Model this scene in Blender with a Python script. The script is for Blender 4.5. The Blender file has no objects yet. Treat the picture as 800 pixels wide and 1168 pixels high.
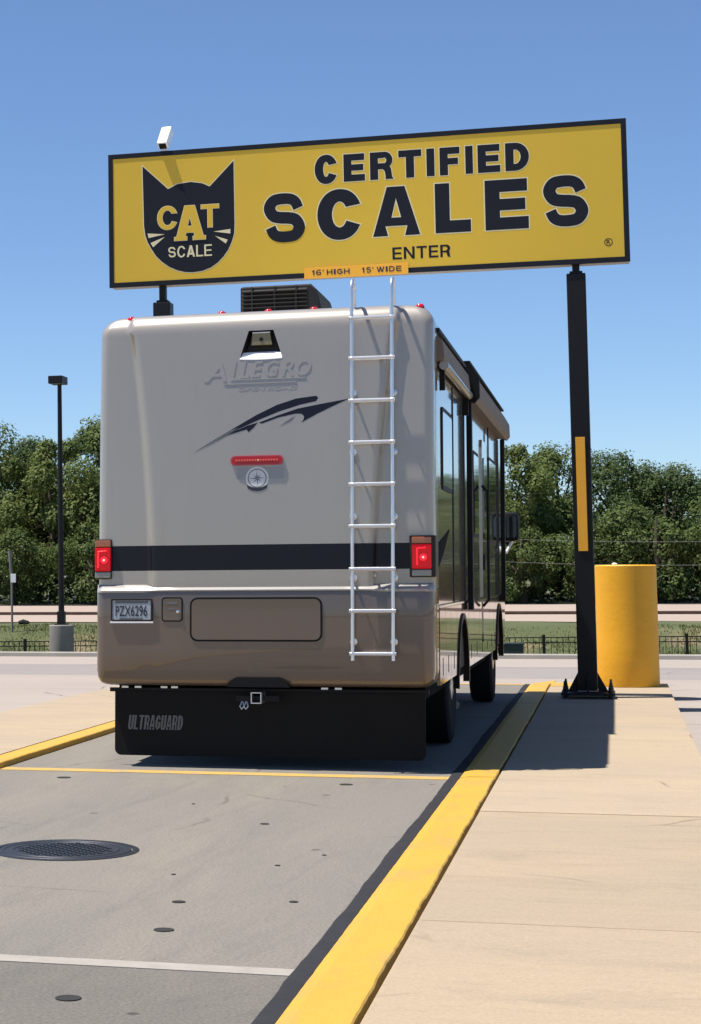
import bpy, bmesh, math, random
from mathutils import Vector, Matrix
R = math.radians
sc = bpy.context.scene
col = sc.collection

# ------------------------------------------------------------------ camera
EYE = Vector((0, 0, 1.42))
YAW, PITCH, ROLL = 0.290613, 0.077713, -0.007298
f = Vector((-math.sin(YAW) * math.cos(PITCH), math.cos(YAW) * math.cos(PITCH), math.sin(PITCH)))
r = Vector((math.cos(YAW), math.sin(YAW), 0)); u = r.cross(f)
r2 = math.cos(ROLL) * r + math.sin(ROLL) * u
u2 = -math.sin(ROLL) * r + math.cos(ROLL) * u
cd = bpy.data.cameras.new('camera'); cam = bpy.data.objects.new('camera', cd); col.objects.link(cam)
cam.matrix_world = Matrix(((r2.x, u2.x, -f.x, EYE.x), (r2.y, u2.y, -f.y, EYE.y), (r2.z, u2.z, -f.z, EYE.z), (0, 0, 0, 1)))
cd.sensor_fit = 'VERTICAL'; cd.sensor_height = 36; cd.sensor_width = 36
cd.lens = 67.81; cd.shift_x = 0.3082; cd.shift_y = -0.0841
cd.clip_start = 0.05; cd.clip_end = 2000
sc.camera = cam

# ------------------------------------------------------------------ sky, sun, exposure
LDIR = Vector((0.345, 0.106, -1.0)).normalized()
elev = math.asin(-LDIR.z); azim = math.atan2(-LDIR.x, -LDIR.y)
w = bpy.data.worlds.new('World'); sc.world = w; w.use_nodes = True
nt = w.node_tree; bg = nt.nodes['Background']
sky = nt.nodes.new('ShaderNodeTexSky'); sky.sky_type = 'NISHITA'; sky.sun_disc = False
sky.sun_elevation = elev; sky.sun_rotation = azim
sky.altitude = 150; sky.air_density = 0.8; sky.dust_density = 0.25; sky.ozone_density = 7.0
nt.links.new(sky.outputs[0], bg.inputs[0]); bg.inputs[1].default_value = 0.08
sd = bpy.data.lights.new('sun', 'SUN'); sd.energy = 5.0; sd.angle = R(0.53); sd.color = (1.0, 0.94, 0.85)
so = bpy.data.objects.new('sun', sd); col.objects.link(so)
so.rotation_euler = LDIR.to_track_quat('-Z', 'Y').to_euler(); so.location = (0, 0, 30)
vs = sc.view_settings; vs.view_transform = 'Standard'; vs.look = 'None'; vs.exposure = 0.85; vs.gamma = 1
vs.use_curve_mapping = False

# ------------------------------------------------------------------ materials
MATS = {}
def mat(name, base, rough=.5, metal=0., coat=0., var=0., scale=4., bump=0., bscale=40., emit=None, estr=0., spec=None, stain=None, stretch=(1, 1, 1), speck=0.):
    m = bpy.data.materials.new(name); m.use_nodes = True; n = m.node_tree.nodes; l = m.node_tree.links
    b = n['Principled BSDF']; b.inputs['Roughness'].default_value = rough; b.inputs['Metallic'].default_value = metal
    b.inputs['Coat Weight'].default_value = coat; b.inputs['Coat Roughness'].default_value = .04
    if spec is not None: b.inputs['Specular IOR Level'].default_value = spec
    b.inputs['Base Color'].default_value = (*base, 1)
    if emit: b.inputs['Emission Color'].default_value = (*emit, 1); b.inputs['Emission Strength'].default_value = estr
    if var or bump or stain or speck:
        tc = n.new('ShaderNodeTexCoord'); mp = n.new('ShaderNodeMapping'); l.new(tc.outputs['Object'], mp.inputs[0]); mp.inputs['Scale'].default_value = stretch
        cur = None
        def mixin(fac, colr, prev, kind='MIX'):
            mx = n.new('ShaderNodeMix'); mx.data_type = 'RGBA'; mx.blend_type = kind
            l.new(fac, mx.inputs[0])
            if prev is None: mx.inputs[6].default_value = (*base, 1)
            else: l.new(prev, mx.inputs[6])
            mx.inputs[7].default_value = (*colr, 1)
            return mx.outputs[2]
        def ramp(src, a, c, hi=1.):
            mr = n.new('ShaderNodeMapRange'); l.new(src, mr.inputs[0]); mr.inputs[1].default_value = a; mr.inputs[2].default_value = c; mr.inputs[4].default_value = hi
            return mr.outputs[0]
        def noise(s, d=6, rgh=.6):
            t = n.new('ShaderNodeTexNoise'); l.new(mp.outputs[0], t.inputs[0]); t.inputs['Scale'].default_value = s; t.inputs['Detail'].default_value = d; t.inputs['Roughness'].default_value = rgh
            return t.outputs['Fac']
        if var:
            cur = mixin(ramp(noise(scale), .3, .7, 1), tuple(c * (1 - var) for c in base), cur)
            cur = mixin(ramp(noise(scale * 9, 4, .7), .35, .75, .6), tuple(c * (1 - var * .7) for c in base), cur)
        if stain:
            sc_, sa, sb_, scol, amt = stain
            cur = mixin(ramp(noise(sc_, 5, .65), sa, sb_, amt), scol, cur)
        if speck:
            cur = mixin(ramp(noise(55, 3, .8), .60, .74, speck), tuple(c * .35 for c in base), cur)
            cur = mixin(ramp(noise(80, 2, .8), .64, .76, speck), tuple(min(1, c * 1.5) for c in base), cur)
        if cur is not None: l.new(cur, b.inputs['Base Color'])
        if bump:
            bp = n.new('ShaderNodeBump'); bp.inputs['Strength'].default_value = bump; bp.inputs['Distance'].default_value = .01
            l.new(noise(bscale, 6, .7), bp.inputs['Height']); l.new(bp.outputs[0], b.inputs['Normal'])
    MATS[name] = m
    return m

M = MATS
mat('joint', (.20, .145, .09), .95, var=.4, scale=9)
mat('joint_dark', (0.066, 0.0396, 0.0231), .95, var=.4, scale=9)
mat('kerb', (0.2772, 0.2574, 0.231), .9, var=.2, scale=3, bump=.2)
mat('yellow', (0.476, 0.2762, 0.0294), .6, var=.12, scale=2.2, bump=.3, bscale=45, stain=(3.4, .50, .70, (.30, .20, .075), .55), stretch=(1.5, .5, 1), speck=.35)
mat('yellow_line', (0.4356, 0.2772, 0.066), .8, var=.2, scale=6, stain=(5, .5, .66, (.22, .19, .145), .7), bump=.1)
mat('white_line', (0.2952, 0.2724, 0.2441), .85, var=.25, scale=8, bump=.2)
mat('rubber', (.024, .024, .028), .8, spec=.2, var=.3, scale=7, bump=.4, bscale=25)
mat('iron', (0.0363, 0.0396, 0.0462), .5, .6, var=.3, scale=9, bump=.2, bscale=30)
mat('hole_shade', (.012, .012, .012), .9)  # near-black that paints in the shade inside openings
mat('grass_ground', (0.066, 0.0825, 0.0231), .95, var=.35, scale=.9, stain=(.3, .52, .66, (.17, .125, .072), .8), bump=.6, bscale=12)
mat('gravel', (0.3102, 0.2442, 0.2046), .95, var=.16, scale=.9, stretch=(.15, 1, 1), bump=.5, bscale=9, speck=.3)
mat('rust', (0.1584, 0.099, 0.0726), .85, .2, var=.3, scale=6)
mat('shaded_forest_floor', (0.0198, 0.0198, 0.0099), 1, var=.4, scale=2)  # soil colour darkened to carry the tree shade
mat('black_paint', (.007, .0075, .009), .45, spec=.25, var=.25, scale=5, bump=.05)
mat('fence_black', (.012, .013, .014), .6, spec=.2)
mat('sign_yellow', (0.6396, 0.4212, 0.027), .45, var=.05, scale=1.2)
mat('sign_black', (.007, .009, .016), .5, spec=.25, var=.2, scale=3)
mat('sign_under', (.36, .36, .36), .5, .0, var=.2, scale=4)
mat('cream', (.66, .60, .38), .5)
mat('orange', (.86, .42, .03), .5, var=.06, scale=5)
mat('white_plastic', (.82, .82, .82), .35)
mat('pillar_yellow', (0.7709, 0.3844, 0.0138), .6, var=.10, scale=4, bump=.25, bscale=14, stain=(9, .64, .7, (.36, .18, .02), .4), stretch=(1, 1, 2))
mat('concrete', (0.2376, 0.2244, 0.2046), .9, var=.2, scale=5, bump=.3)
mat('paint', (0.3361, 0.3087, 0.2724), .30, .25, coat=.9, var=.05, scale=1.2, stain=(3.5, .6, .85, (.24, .215, .18), .35), stretch=(2.2, 1, .25))
mat('paint_side', (.36, .33, .295), .14, .35, coat=1.)
mat('paint_low', (0.1283, 0.0956, 0.0737), .32, .3, coat=.9, var=.10, scale=1.5, stain=(2.4, .55, .8, (.12, .095, .075), .5), stretch=(1, 1, .5))
mat('paint_low_side', (.155, .125, .105), .12, .4, coat=1.)
mat('stripe', (.006, .007, .012), .3, spec=.25)
mat('graphic', (.008, .009, .020), .35, spec=.25)
mat('graphic_matt', (.004, .004, .006), .7, spec=.03)
mat('red_reflect', (.36, .006, .010), .25)
mat('amber_soft', (.75, .40, .22), .3)
mat('red_soft', (.62, .10, .08), .3)
mat('graphic_fade', (.12, .13, .12), .4)
mat('sticker', (.58, .61, .63), .4)
mat('sticker_tint', (.26, .255, .25), .3, coat=.7)
mat('ink', (.02, .022, .035), .5)
mat('grey_print', (.13, .13, .135), .7)
mat('red_lens', (.35, .003, .008), .2, spec=.3, emit=(1, .004, .012), estr=.16)
mat('red_lit', (.8, .02, .03), .2, emit=(1, .01, .03), estr=.7)
mat('red_hot', (.9, .3, .3), .2, emit=(1, .35, .3), estr=1.2)
mat('red_dome', (.45, .01, .015), .1, coat=1)
mat('amber', (.30, .075, .012), .15, coat=1)
mat('clear_lens', (.20, .20, .19), .12, coat=1)
mat('housing', (.022, .014, .010), .4, spec=.3)
mat('alu', (.75, .76, .78), .28, .85, var=.06, scale=9)
mat('chrome', (.8, .8, .8), .08, 1.)
mat('glass', (.010, .012, .014), .03, 0, coat=1., spec=.8)
mat('gasket', (.006, .006, .007), .55, spec=.2)
mat('awning_fabric', (.20, .165, .13), .7, var=.15, scale=5)
mat('awning_case', (.30, .27, .23), .3, .3, coat=.5)
mat('underbody', (.005, .005, .005), .9, spec=.1)
mat('tyre', (.010, .010, .011), .85, bump=.2, spec=.2)
mat('rim', (.55, .55, .56), .3, .8)
mat('guard', (.006, .006, .0065), .6, spec=.2, var=.4, scale=3, bump=.12, bscale=8)
mat('ac_shroud', (.034, .031, .028), .6, spec=.25, var=.2, scale=8)
mat('plate', (0.396, 0.456, 0.504), .5, var=.3, scale=14)
mat('bezel_brass', (.26, .21, .11), .35, .5)
mat('bark', (.075, .055, .04), .95, var=.4, scale=6, bump=.5)
mat('dark_green', (.022, .035, .03), .5)
mat('rock', (0.363, 0.3432, 0.3102), .95, var=.2, scale=20)
mat('ledge_paint', (.31, .295, .275), .3, coat=.6)
mat('mirror_dark', (.05, .06, .07), .08, .8)
mat('wire', (.12, .12, .12), .6)
mat('roof_membrane', (.62, .60, .56), .6, var=.1)

def concrete(name, base, alt, dark, big=.45, stretch=(1, 1, 1), grain=.35, crack=.5, dots=.5, slab=.10, patch=.6):
    m = bpy.data.materials.new(name); m.use_nodes = True; n = m.node_tree.nodes; l = m.node_tree.links
    b = n['Principled BSDF']; b.inputs['Roughness'].default_value = .88; b.inputs['Specular IOR Level'].default_value = .3
    tc = n.new('ShaderNodeTexCoord'); mp = n.new('ShaderNodeMapping'); l.new(tc.outputs['Object'], mp.inputs[0]); mp.inputs['Scale'].default_value = stretch
    def noise(sc_, d=5, rg=.6, v=None, dist=0.):
        t = n.new('ShaderNodeTexNoise'); l.new(v or mp.outputs[0], t.inputs[0]); t.inputs['Scale'].default_value = sc_; t.inputs['Detail'].default_value = d; t.inputs['Roughness'].default_value = rg; t.inputs['Distortion'].default_value = dist
        return t.outputs['Fac']
    def rng(src, a, c, lo=0., hi=1.):
        q = n.new('ShaderNodeMapRange'); l.new(src, q.inputs[0]); q.inputs[1].default_value = a; q.inputs[2].default_value = c; q.inputs[3].default_value = lo; q.inputs[4].default_value = hi
        return q.outputs[0]
    def mix(fac, a, c, kind='MIX'):
        x = n.new('ShaderNodeMix'); x.data_type = 'RGBA'; x.blend_type = kind
        if isinstance(fac, float): x.inputs[0].default_value = fac
        else: l.new(fac, x.inputs[0])
        for k, q in ((6, a), (7, c)):
            if isinstance(q, tuple): x.inputs[k].default_value = (*q, 1)
            else: l.new(q, x.inputs[k])
        return x.outputs[2]
    def mul(a, c):
        q = n.new('ShaderNodeMath'); q.operation = 'MULTIPLY'
        for k, v in ((0, a), (1, c)):
            if isinstance(v, float): q.inputs[k].default_value = v
            else: l.new(v, q.inputs[k])
        return q.outputs[0]
    c = mix(rng(noise(big, 6, .62, dist=.6), .40, .64, 0, patch), base, alt)
    c = mix(rng(noise(big * 2.7, 7, .7, dist=1.2), .52, .74, 0, .55), c, dark)
    c = mix(rng(noise(9, 5, .75), .50, .80, 0, .35), c, dark)
    oc = tc.outputs['Object']
    g = rng(noise(70, 4, .8, oc), .30, .70, 1 - grain, 1 + grain * .55)       # sand grain
    gc = n.new('ShaderNodeCombineColor'); [l.new(g, gc.inputs[k]) for k in range(3)]
    c = mix(1.0, c, gc.outputs[0], 'MULTIPLY')
    # oil drips and gum spots: sparse voronoi cells
    v = n.new('ShaderNodeTexVoronoi'); l.new(oc, v.inputs[0]); v.inputs['Scale'].default_value = 3.3
    sep = n.new('ShaderNodeSeparateColor'); l.new(v.outputs['Color'], sep.inputs[0])
    rad = rng(sep.outputs[0], .62, 1., .0, .10); q = n.new('ShaderNodeMath'); q.operation = 'SUBTRACT'; l.new(rad, q.inputs[0]); l.new(v.outputs['Distance'], q.inputs[1])
    c = mix(mul(rng(q.outputs[0], -.015, .03), dots), c, tuple(x * .30 for x in base))
    # hairline cracks
    w_ = n.new('ShaderNodeMix'); w_.data_type = 'VECTOR'; w_.inputs[0].default_value = .22
    nz = n.new('ShaderNodeTexNoise'); l.new(oc, nz.inputs[0]); nz.inputs['Scale'].default_value = 1.3; nz.inputs['Detail'].default_value = 6
    l.new(oc, w_.inputs[4]); l.new(nz.outputs['Color'], w_.inputs[5])
    v2 = n.new('ShaderNodeTexVoronoi'); v2.feature = 'DISTANCE_TO_EDGE'; l.new(w_.outputs[1], v2.inputs[0]); v2.inputs['Scale'].default_value = .55
    ck = mul(mul(rng(v2.outputs['Distance'], .0015, .006, 1., 0.), rng(noise(.8, 3, .5, oc), .50, .60)), crack)
    c = mix(ck, c, tuple(x * .35 for x in base))
    oi = n.new('ShaderNodeObjectInfo'); rr = rng(oi.outputs['Random'], 0, 1, 1 - slab, 1 + slab * .4)
    rc = n.new('ShaderNodeCombineColor'); [l.new(rr, rc.inputs[k]) for k in range(3)]
    c = mix(1.0, c, rc.outputs[0], 'MULTIPLY')
    l.new(c, b.inputs['Base Color'])
    bp = n.new('ShaderNodeBump'); bp.inputs['Strength'].default_value = .35; bp.inputs['Distance'].default_value = .006
    l.new(noise(45, 6, .8, oc), bp.inputs['Height']); l.new(bp.outputs[0], b.inputs['Normal'])
    MATS[name] = m
concrete('lane', (.162, .150, .134), (.205, .183, .152), (.112, .108, .103), .55, (2.0, .32, 1), grain=.40, crack=.5, dots=.75)
concrete('lane_near', (.132, .122, .110), (.165, .150, .128), (.090, .088, .084), .6, (1.4, .6, 1), grain=.42, crack=.4, dots=.8)
concrete('walk', (.325, .258, .180), (.288, .236, .176), (.220, .182, .138), .5, (.6, 1.7, 1), grain=.16, crack=.55, dots=.35, slab=.08, patch=.8)
concrete('lot', (.300, .258, .228), (.262, .232, .208), (.215, .195, .180), .3, (.3, 1.2, 1), grain=.2, crack=.9, dots=.4, slab=.05)
concrete('lot_grey', (.215, .195, .185), (.250, .230, .215), (.165, .155, .15), .3, (.25, 1.2, 1), grain=.25, crack=.8, dots=.5, slab=.03)

def leafmat(name, a, b_):
    m = bpy.data.materials.new(name); m.use_nodes = True; n = m.node_tree.nodes; l = m.node_tree.links
    for q in list(n): n.remove(q)
    out = n.new('ShaderNodeOutputMaterial'); g = n.new('ShaderNodeNewGeometry'); mx = n.new('ShaderNodeMix'); mx.data_type = 'RGBA'
    l.new(g.outputs['Random Per Island'], mx.inputs[0]); mx.inputs[6].default_value = (*a, 1); mx.inputs[7].default_value = (*b_, 1)
    d = n.new('ShaderNodeBsdfPrincipled'); d.inputs['Roughness'].default_value = .65; d.inputs['Specular IOR Level'].default_value = .2; l.new(mx.outputs[2], d.inputs['Base Color'])
    t = n.new('ShaderNodeBsdfTranslucent'); l.new(mx.outputs[2], t.inputs[0])
    s = n.new('ShaderNodeMixShader'); s.inputs[0].default_value = .42
    l.new(d.outputs[0], s.inputs[1]); l.new(t.outputs[0], s.inputs[2]); l.new(s.outputs[0], out.inputs[0])
    MATS[name] = m
leafmat('leaf_mid', (0.0507, 0.0881, 0.0238), (0.1488, 0.1898, 0.0595))
leafmat('leaf_dark', (0.0371, 0.0683, 0.0238), (0.1048, 0.1457, 0.0476))
leafmat('leaf_light', (0.0761, 0.1214, 0.0278), (0.186, 0.2201, 0.0714))
leafmat('blade', (.060, .085, .022), (.120, .130, .045))

# ------------------------------------------------------------------ helpers
class MB:
    """collects shapes, builds one mesh object"""
    def __init__(s): s.v = []; s.f = []; s.m = []
    def add(s, vs_, fs, mi=0):
        o = len(s.v); s.v += [tuple(p) for p in vs_]; s.f += [tuple(i + o for i in q) for q in fs]; s.m += [mi] * len(fs); return s
    def box(s, a, b, mi=0, ch=0.):
        (x0, y0, z0), (x1, y1, z1) = a, b
        if not ch:
            return s.add([(x0, y0, z0), (x1, y0, z0), (x1, y1, z0), (x0, y1, z0), (x0, y0, z1), (x1, y0, z1), (x1, y1, z1), (x0, y1, z1)],
                         [(0, 3, 2, 1), (4, 5, 6, 7), (0, 1, 5, 4), (1, 2, 6, 5), (2, 3, 7, 6), (3, 0, 4, 7)], mi)
        bm = bmesh.new(); bmesh.ops.create_cube(bm, size=1)
        for v in bm.verts: v.co = Vector(((x0 + x1) / 2 + v.co.x * (x1 - x0), (y0 + y1) / 2 + v.co.y * (y1 - y0), (z0 + z1) / 2 + v.co.z * (z1 - z0)))
        bmesh.ops.bevel(bm, geom=bm.edges[:], offset=ch, segments=2, affect='EDGES', profile=.6)
        bm.verts.index_update(); s.add([v.co for v in bm.verts], [[v.index for v in q.verts] for q in bm.faces], mi); bm.free(); return s
    def tube(s, pts, rad, seg=10, mi=0, cap=True):
        pts = [Vector(p) for p in pts]; rings = []; n = len(pts)
        rads = rad if isinstance(rad, (list, tuple)) else [rad] * n
        prev = None
        for i, p in enumerate(pts):
            t = (pts[min(i + 1, n - 1)] - pts[max(i - 1, 0)]).normalized()
            if prev is None: a = t.cross(Vector((0, 0, 1))) if abs(t.z) < .9 else t.cross(Vector((1, 0, 0)))
            else: a = prev - t * prev.dot(t)
            a.normalize(); b = t.cross(a); prev = a
            rings.append([p + (a * math.cos(2 * math.pi * k / seg) + b * math.sin(2 * math.pi * k / seg)) * rads[i] for k in range(seg)])
        vs_ = [q for rr in rings for q in rr]; fs = []
        for i in range(n - 1):
            for k in range(seg):
                fs.append((i * seg + k, i * seg + (k + 1) % seg, (i + 1) * seg + (k + 1) % seg, (i + 1) * seg + k))
        if cap: fs += [tuple(reversed(range(seg))), tuple(range((n - 1) * seg, n * seg))]
        return s.add(vs_, fs, mi)
    def lathe(s, prof, c=(0, 0, 0), seg=32, mi=0, axis='z'):
        """prof: (radius, height) list, revolved"""
        vs_ = []
        for (rr, h) in prof:
            for k in range(seg):
                a = 2 * math.pi * k / seg; p = (rr * math.cos(a), rr * math.sin(a), h)
                if axis == 'x': p = (p[2], p[0], p[1])
                if axis == 'y': p = (p[0], p[2], p[1])
                vs_.append((c[0] + p[0], c[1] + p[1], c[2] + p[2]))
        fs = []
        for i in range(len(prof) - 1):
            for k in range(seg): fs.append((i * seg + k, i * seg + (k + 1) % seg, (i + 1) * seg + (k + 1) % seg, (i + 1) * seg + k))
        if prof[0][0] > 1e-6: fs.append(tuple(reversed(range(seg))))
        if prof[-1][0] > 1e-6: fs.append(tuple(range((len(prof) - 1) * seg, len(prof) * seg)))
        return s.add(vs_, fs, mi)
    def prism_xz(s, pts, y0, y1, mi=0):
        n = len(pts); vs_ = [(x, y0, z) for x, z in pts] + [(x, y1, z) for x, z in pts]
        return s.add(vs_, [tuple(range(n)), tuple(reversed(range(n, 2 * n)))] + [(i, n + i, n + (i + 1) % n, (i + 1) % n) for i in range(n)], mi)
    def prism_yz(s, pts, x0, x1, mi=0):
        n = len(pts); vs_ = [(x0, y, z) for y, z in pts] + [(x1, y, z) for y, z in pts]
        return s.add(vs_, [tuple(range(n)), tuple(reversed(range(n, 2 * n)))] + [(i, n + i, n + (i + 1) % n, (i + 1) % n) for i in range(n)], mi)
    def prism_xy(s, pts, z0, z1, mi=0):
        n = len(pts); vs_ = [(x, y, z0) for x, y in pts] + [(x, y, z1) for x, y in pts]
        return s.add(vs_, [tuple(range(n)), tuple(reversed(range(n, 2 * n)))] + [(i, n + i, n + (i + 1) % n, (i + 1) % n) for i in range(n)], mi)
    def build(s, name, mats, parent=None, smooth=False, norm=True, angle=35):
        me = bpy.data.meshes.new(name); me.from_pydata(s.v, [], s.f)
        if isinstance(mats, str): mats = [mats]
        for q in mats: me.materials.append(M[q])
        for p, mi in zip(me.polygons, s.m): p.material_index = mi
        if norm:
            bm = bmesh.new(); bm.from_mesh(me); bmesh.ops.recalc_face_normals(bm, faces=bm.faces); bm.to_mesh(me); bm.free()
        if smooth:
            me.polygons.foreach_set('use_smooth', [True] * len(me.polygons))
            me.set_sharp_from_angle(angle=R(angle))
        me.update()
        o = bpy.data.objects.new(name, me); col.objects.link(o)
        if parent: o.parent = parent
        return o

def tag(o, label=None, cat=None, group=None, kind=None):
    if label: o['label'] = label
    if cat: o['category'] = cat
    if group: o['group'] = group
    if kind: o['kind'] = kind
    return o
def thing(name, label, cat, loc=(0, 0, 0), group=None):
    o = bpy.data.objects.new(name, None); col.objects.link(o); o.location = loc; o.empty_display_size = .2
    return tag(o, label, cat, group)
def rrect(x0, x1, z0, z1, rad, seg=6):
    pts = []
    for cx, cz, a0 in ((x1 - rad, z1 - rad, 0), (x0 + rad, z1 - rad, 90), (x0 + rad, z0 + rad, 180), (x1 - rad, z0 + rad, 270)):
        for k in range(seg + 1):
            a = R(a0 + 90 * k / seg); pts.append((cx + rad * math.cos(a), cz + rad * math.sin(a)))
    return pts
def curve_to_mesh(cu):
    o = bpy.data.objects.new('tmp', cu); col.objects.link(o)
    dg = bpy.context.evaluated_depsgraph_get(); dg.update()
    me = bpy.data.meshes.new_from_object(o.evaluated_get(dg)); bpy.data.objects.remove(o); bpy.data.curves.remove(cu)
    return me
def flat_shape(loops, off=0., thick=.001):
    """filled 2-D outline (loops with holes) as (verts in u,v,w) and faces"""
    cu = bpy.data.curves.new('c', 'CURVE'); cu.dimensions = '2D'; cu.fill_mode = 'BOTH'; cu.extrude = thick; cu.offset = off
    for lp in loops:
        sp = cu.splines.new('POLY'); sp.points.add(len(lp) - 1)
        for q, (a, b) in zip(sp.points, lp): q.co = (a, b, 0, 1)
        sp.use_cyclic_u = True
    me = curve_to_mesh(cu); vv = [tuple(v.co) for v in me.vertices]; ff = [tuple(p.vertices) for p in me.polygons]; bpy.data.meshes.remove(me)
    return vv, ff
def text_shape(txt, off=0., shear=0., thick=.001, space=1.):
    cu = bpy.data.curves.new('t', 'FONT'); cu.body = txt; cu.size = 1; cu.offset = off; cu.shear = shear; cu.extrude = thick; cu.space_character = space; cu.resolution_u = 6
    me = curve_to_mesh(cu); vv = [tuple(v.co) for v in me.vertices]; ff = [tuple(p.vertices) for p in me.polygons]; bpy.data.meshes.remove(me)
    return vv, ff
def fit(shape, x0, x1, z0, z1, y, thick=.0006):
    """place a flat shape in an x-z box on plane y facing -y"""
    vv, ff = shape
    a0 = min(v[0] for v in vv); a1 = max(v[0] for v in vv); b0 = min(v[1] for v in vv); b1 = max(v[1] for v in vv); c1 = max(v[2] for v in vv) or 1
    return [(x0 + (v[0] - a0) / (a1 - a0) * (x1 - x0), y - v[2] / c1 * thick / 2, z0 + (v[1] - b0) / (b1 - b0) * (z1 - z0)) for v in vv], ff
def put(shape, y, thick=.0006):
    vv, ff = shape; c1 = max(v[2] for v in vv) or 1
    return [(v[0], y - v[2] / c1 * thick / 2, v[1]) for v in vv], ff

def word(txt, x0, x1, z0, z1, t, y, name, m_, parent, gap=.16):
    wd = {'I': .30, "'": .22, 'W': 1.15, '1': .5, 'L': .72, 'E': .78, 'F': .74, 'N': .9, 'H': .88}
    ws = [wd.get(c, .85) for c in txt]; tot = sum(ws) + gap * (len(txt) - 1); k = (x1 - x0) / tot; mb = MB(); x = x0
    for c, w_ in zip(txt, ws):
        a, b = x, x + w_ * k; x = b + gap * k; asp = (b - a) / (z1 - z0)
        lp = [[(a + u_ * (b - a), z0 + v_ * (z1 - z0)) for u_, v_ in q] for q in glyph(c, asp, t)]
        mb.add(*put(flat_shape(lp), y))
        if c == '6':
            lp = [[(a + u_ * (b - a), z0 + v_ * (z1 - z0)) for u_, v_ in stroke([(.9, .82), (.75, .92), (.5, .93), (.22, .8), (.10, .5), (.10, .34)], t * .8, t * .9, asp)]]
            mb.add(*put(flat_shape(lp), y - .0008))
    return mb.build(name, m_, parent)
# heavy grotesque letters as outlines in a unit box ----------------------------------------------------------
def arc(cx, cy, rx, ry, a0, a1, n=14):
    return [(cx + rx * math.cos(R(a0 + (a1 - a0) * k / n)), cy + ry * math.sin(R(a0 + (a1 - a0) * k / n))) for k in range(n + 1)]
def stroke(ctrl, t0, t1, asp):
    pts = []
    n = len(ctrl)
    for i in range(n - 1):
        p0, p1, p2, p3 = (Vector(ctrl[max(0, min(n - 1, k))]) for k in (i - 1, i, i + 1, i + 2))
        for k in range(6):
            t = k / 6
            pts.append(.5 * ((2 * p1) + (p2 - p0) * t + (2 * p0 - 5 * p1 + 4 * p2 - p3) * t * t + (3 * p1 - p0 - 3 * p2 + p3) * t ** 3))
    pts.append(Vector(ctrl[-1])); a = []; b = []; m = len(pts)
    for i, p in enumerate(pts):
        d = pts[min(i + 1, m - 1)] - pts[max(i - 1, 0)]; d = Vector((d.x * asp, d.y)).normalized(); nn = Vector((-d.y / asp, d.x))
        t = t0 + (t1 - t0) * math.sin(math.pi * i / (m - 1)); a.append(p + nn * t / 2); b.append(p - nn * t / 2)
    return [tuple(q) for q in a] + [tuple(q) for q in reversed(b)]
SP = [(.84, .68), (.765, .81), (.62, .872), (.38, .875), (.225, .835), (.14, .70), (.225, .555), (.38, .51), (.62, .49), (.775, .445), (.86, .30), (.775, .165), (.62, .125), (.38, .128), (.235, .19), (.16, .32)]
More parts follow.
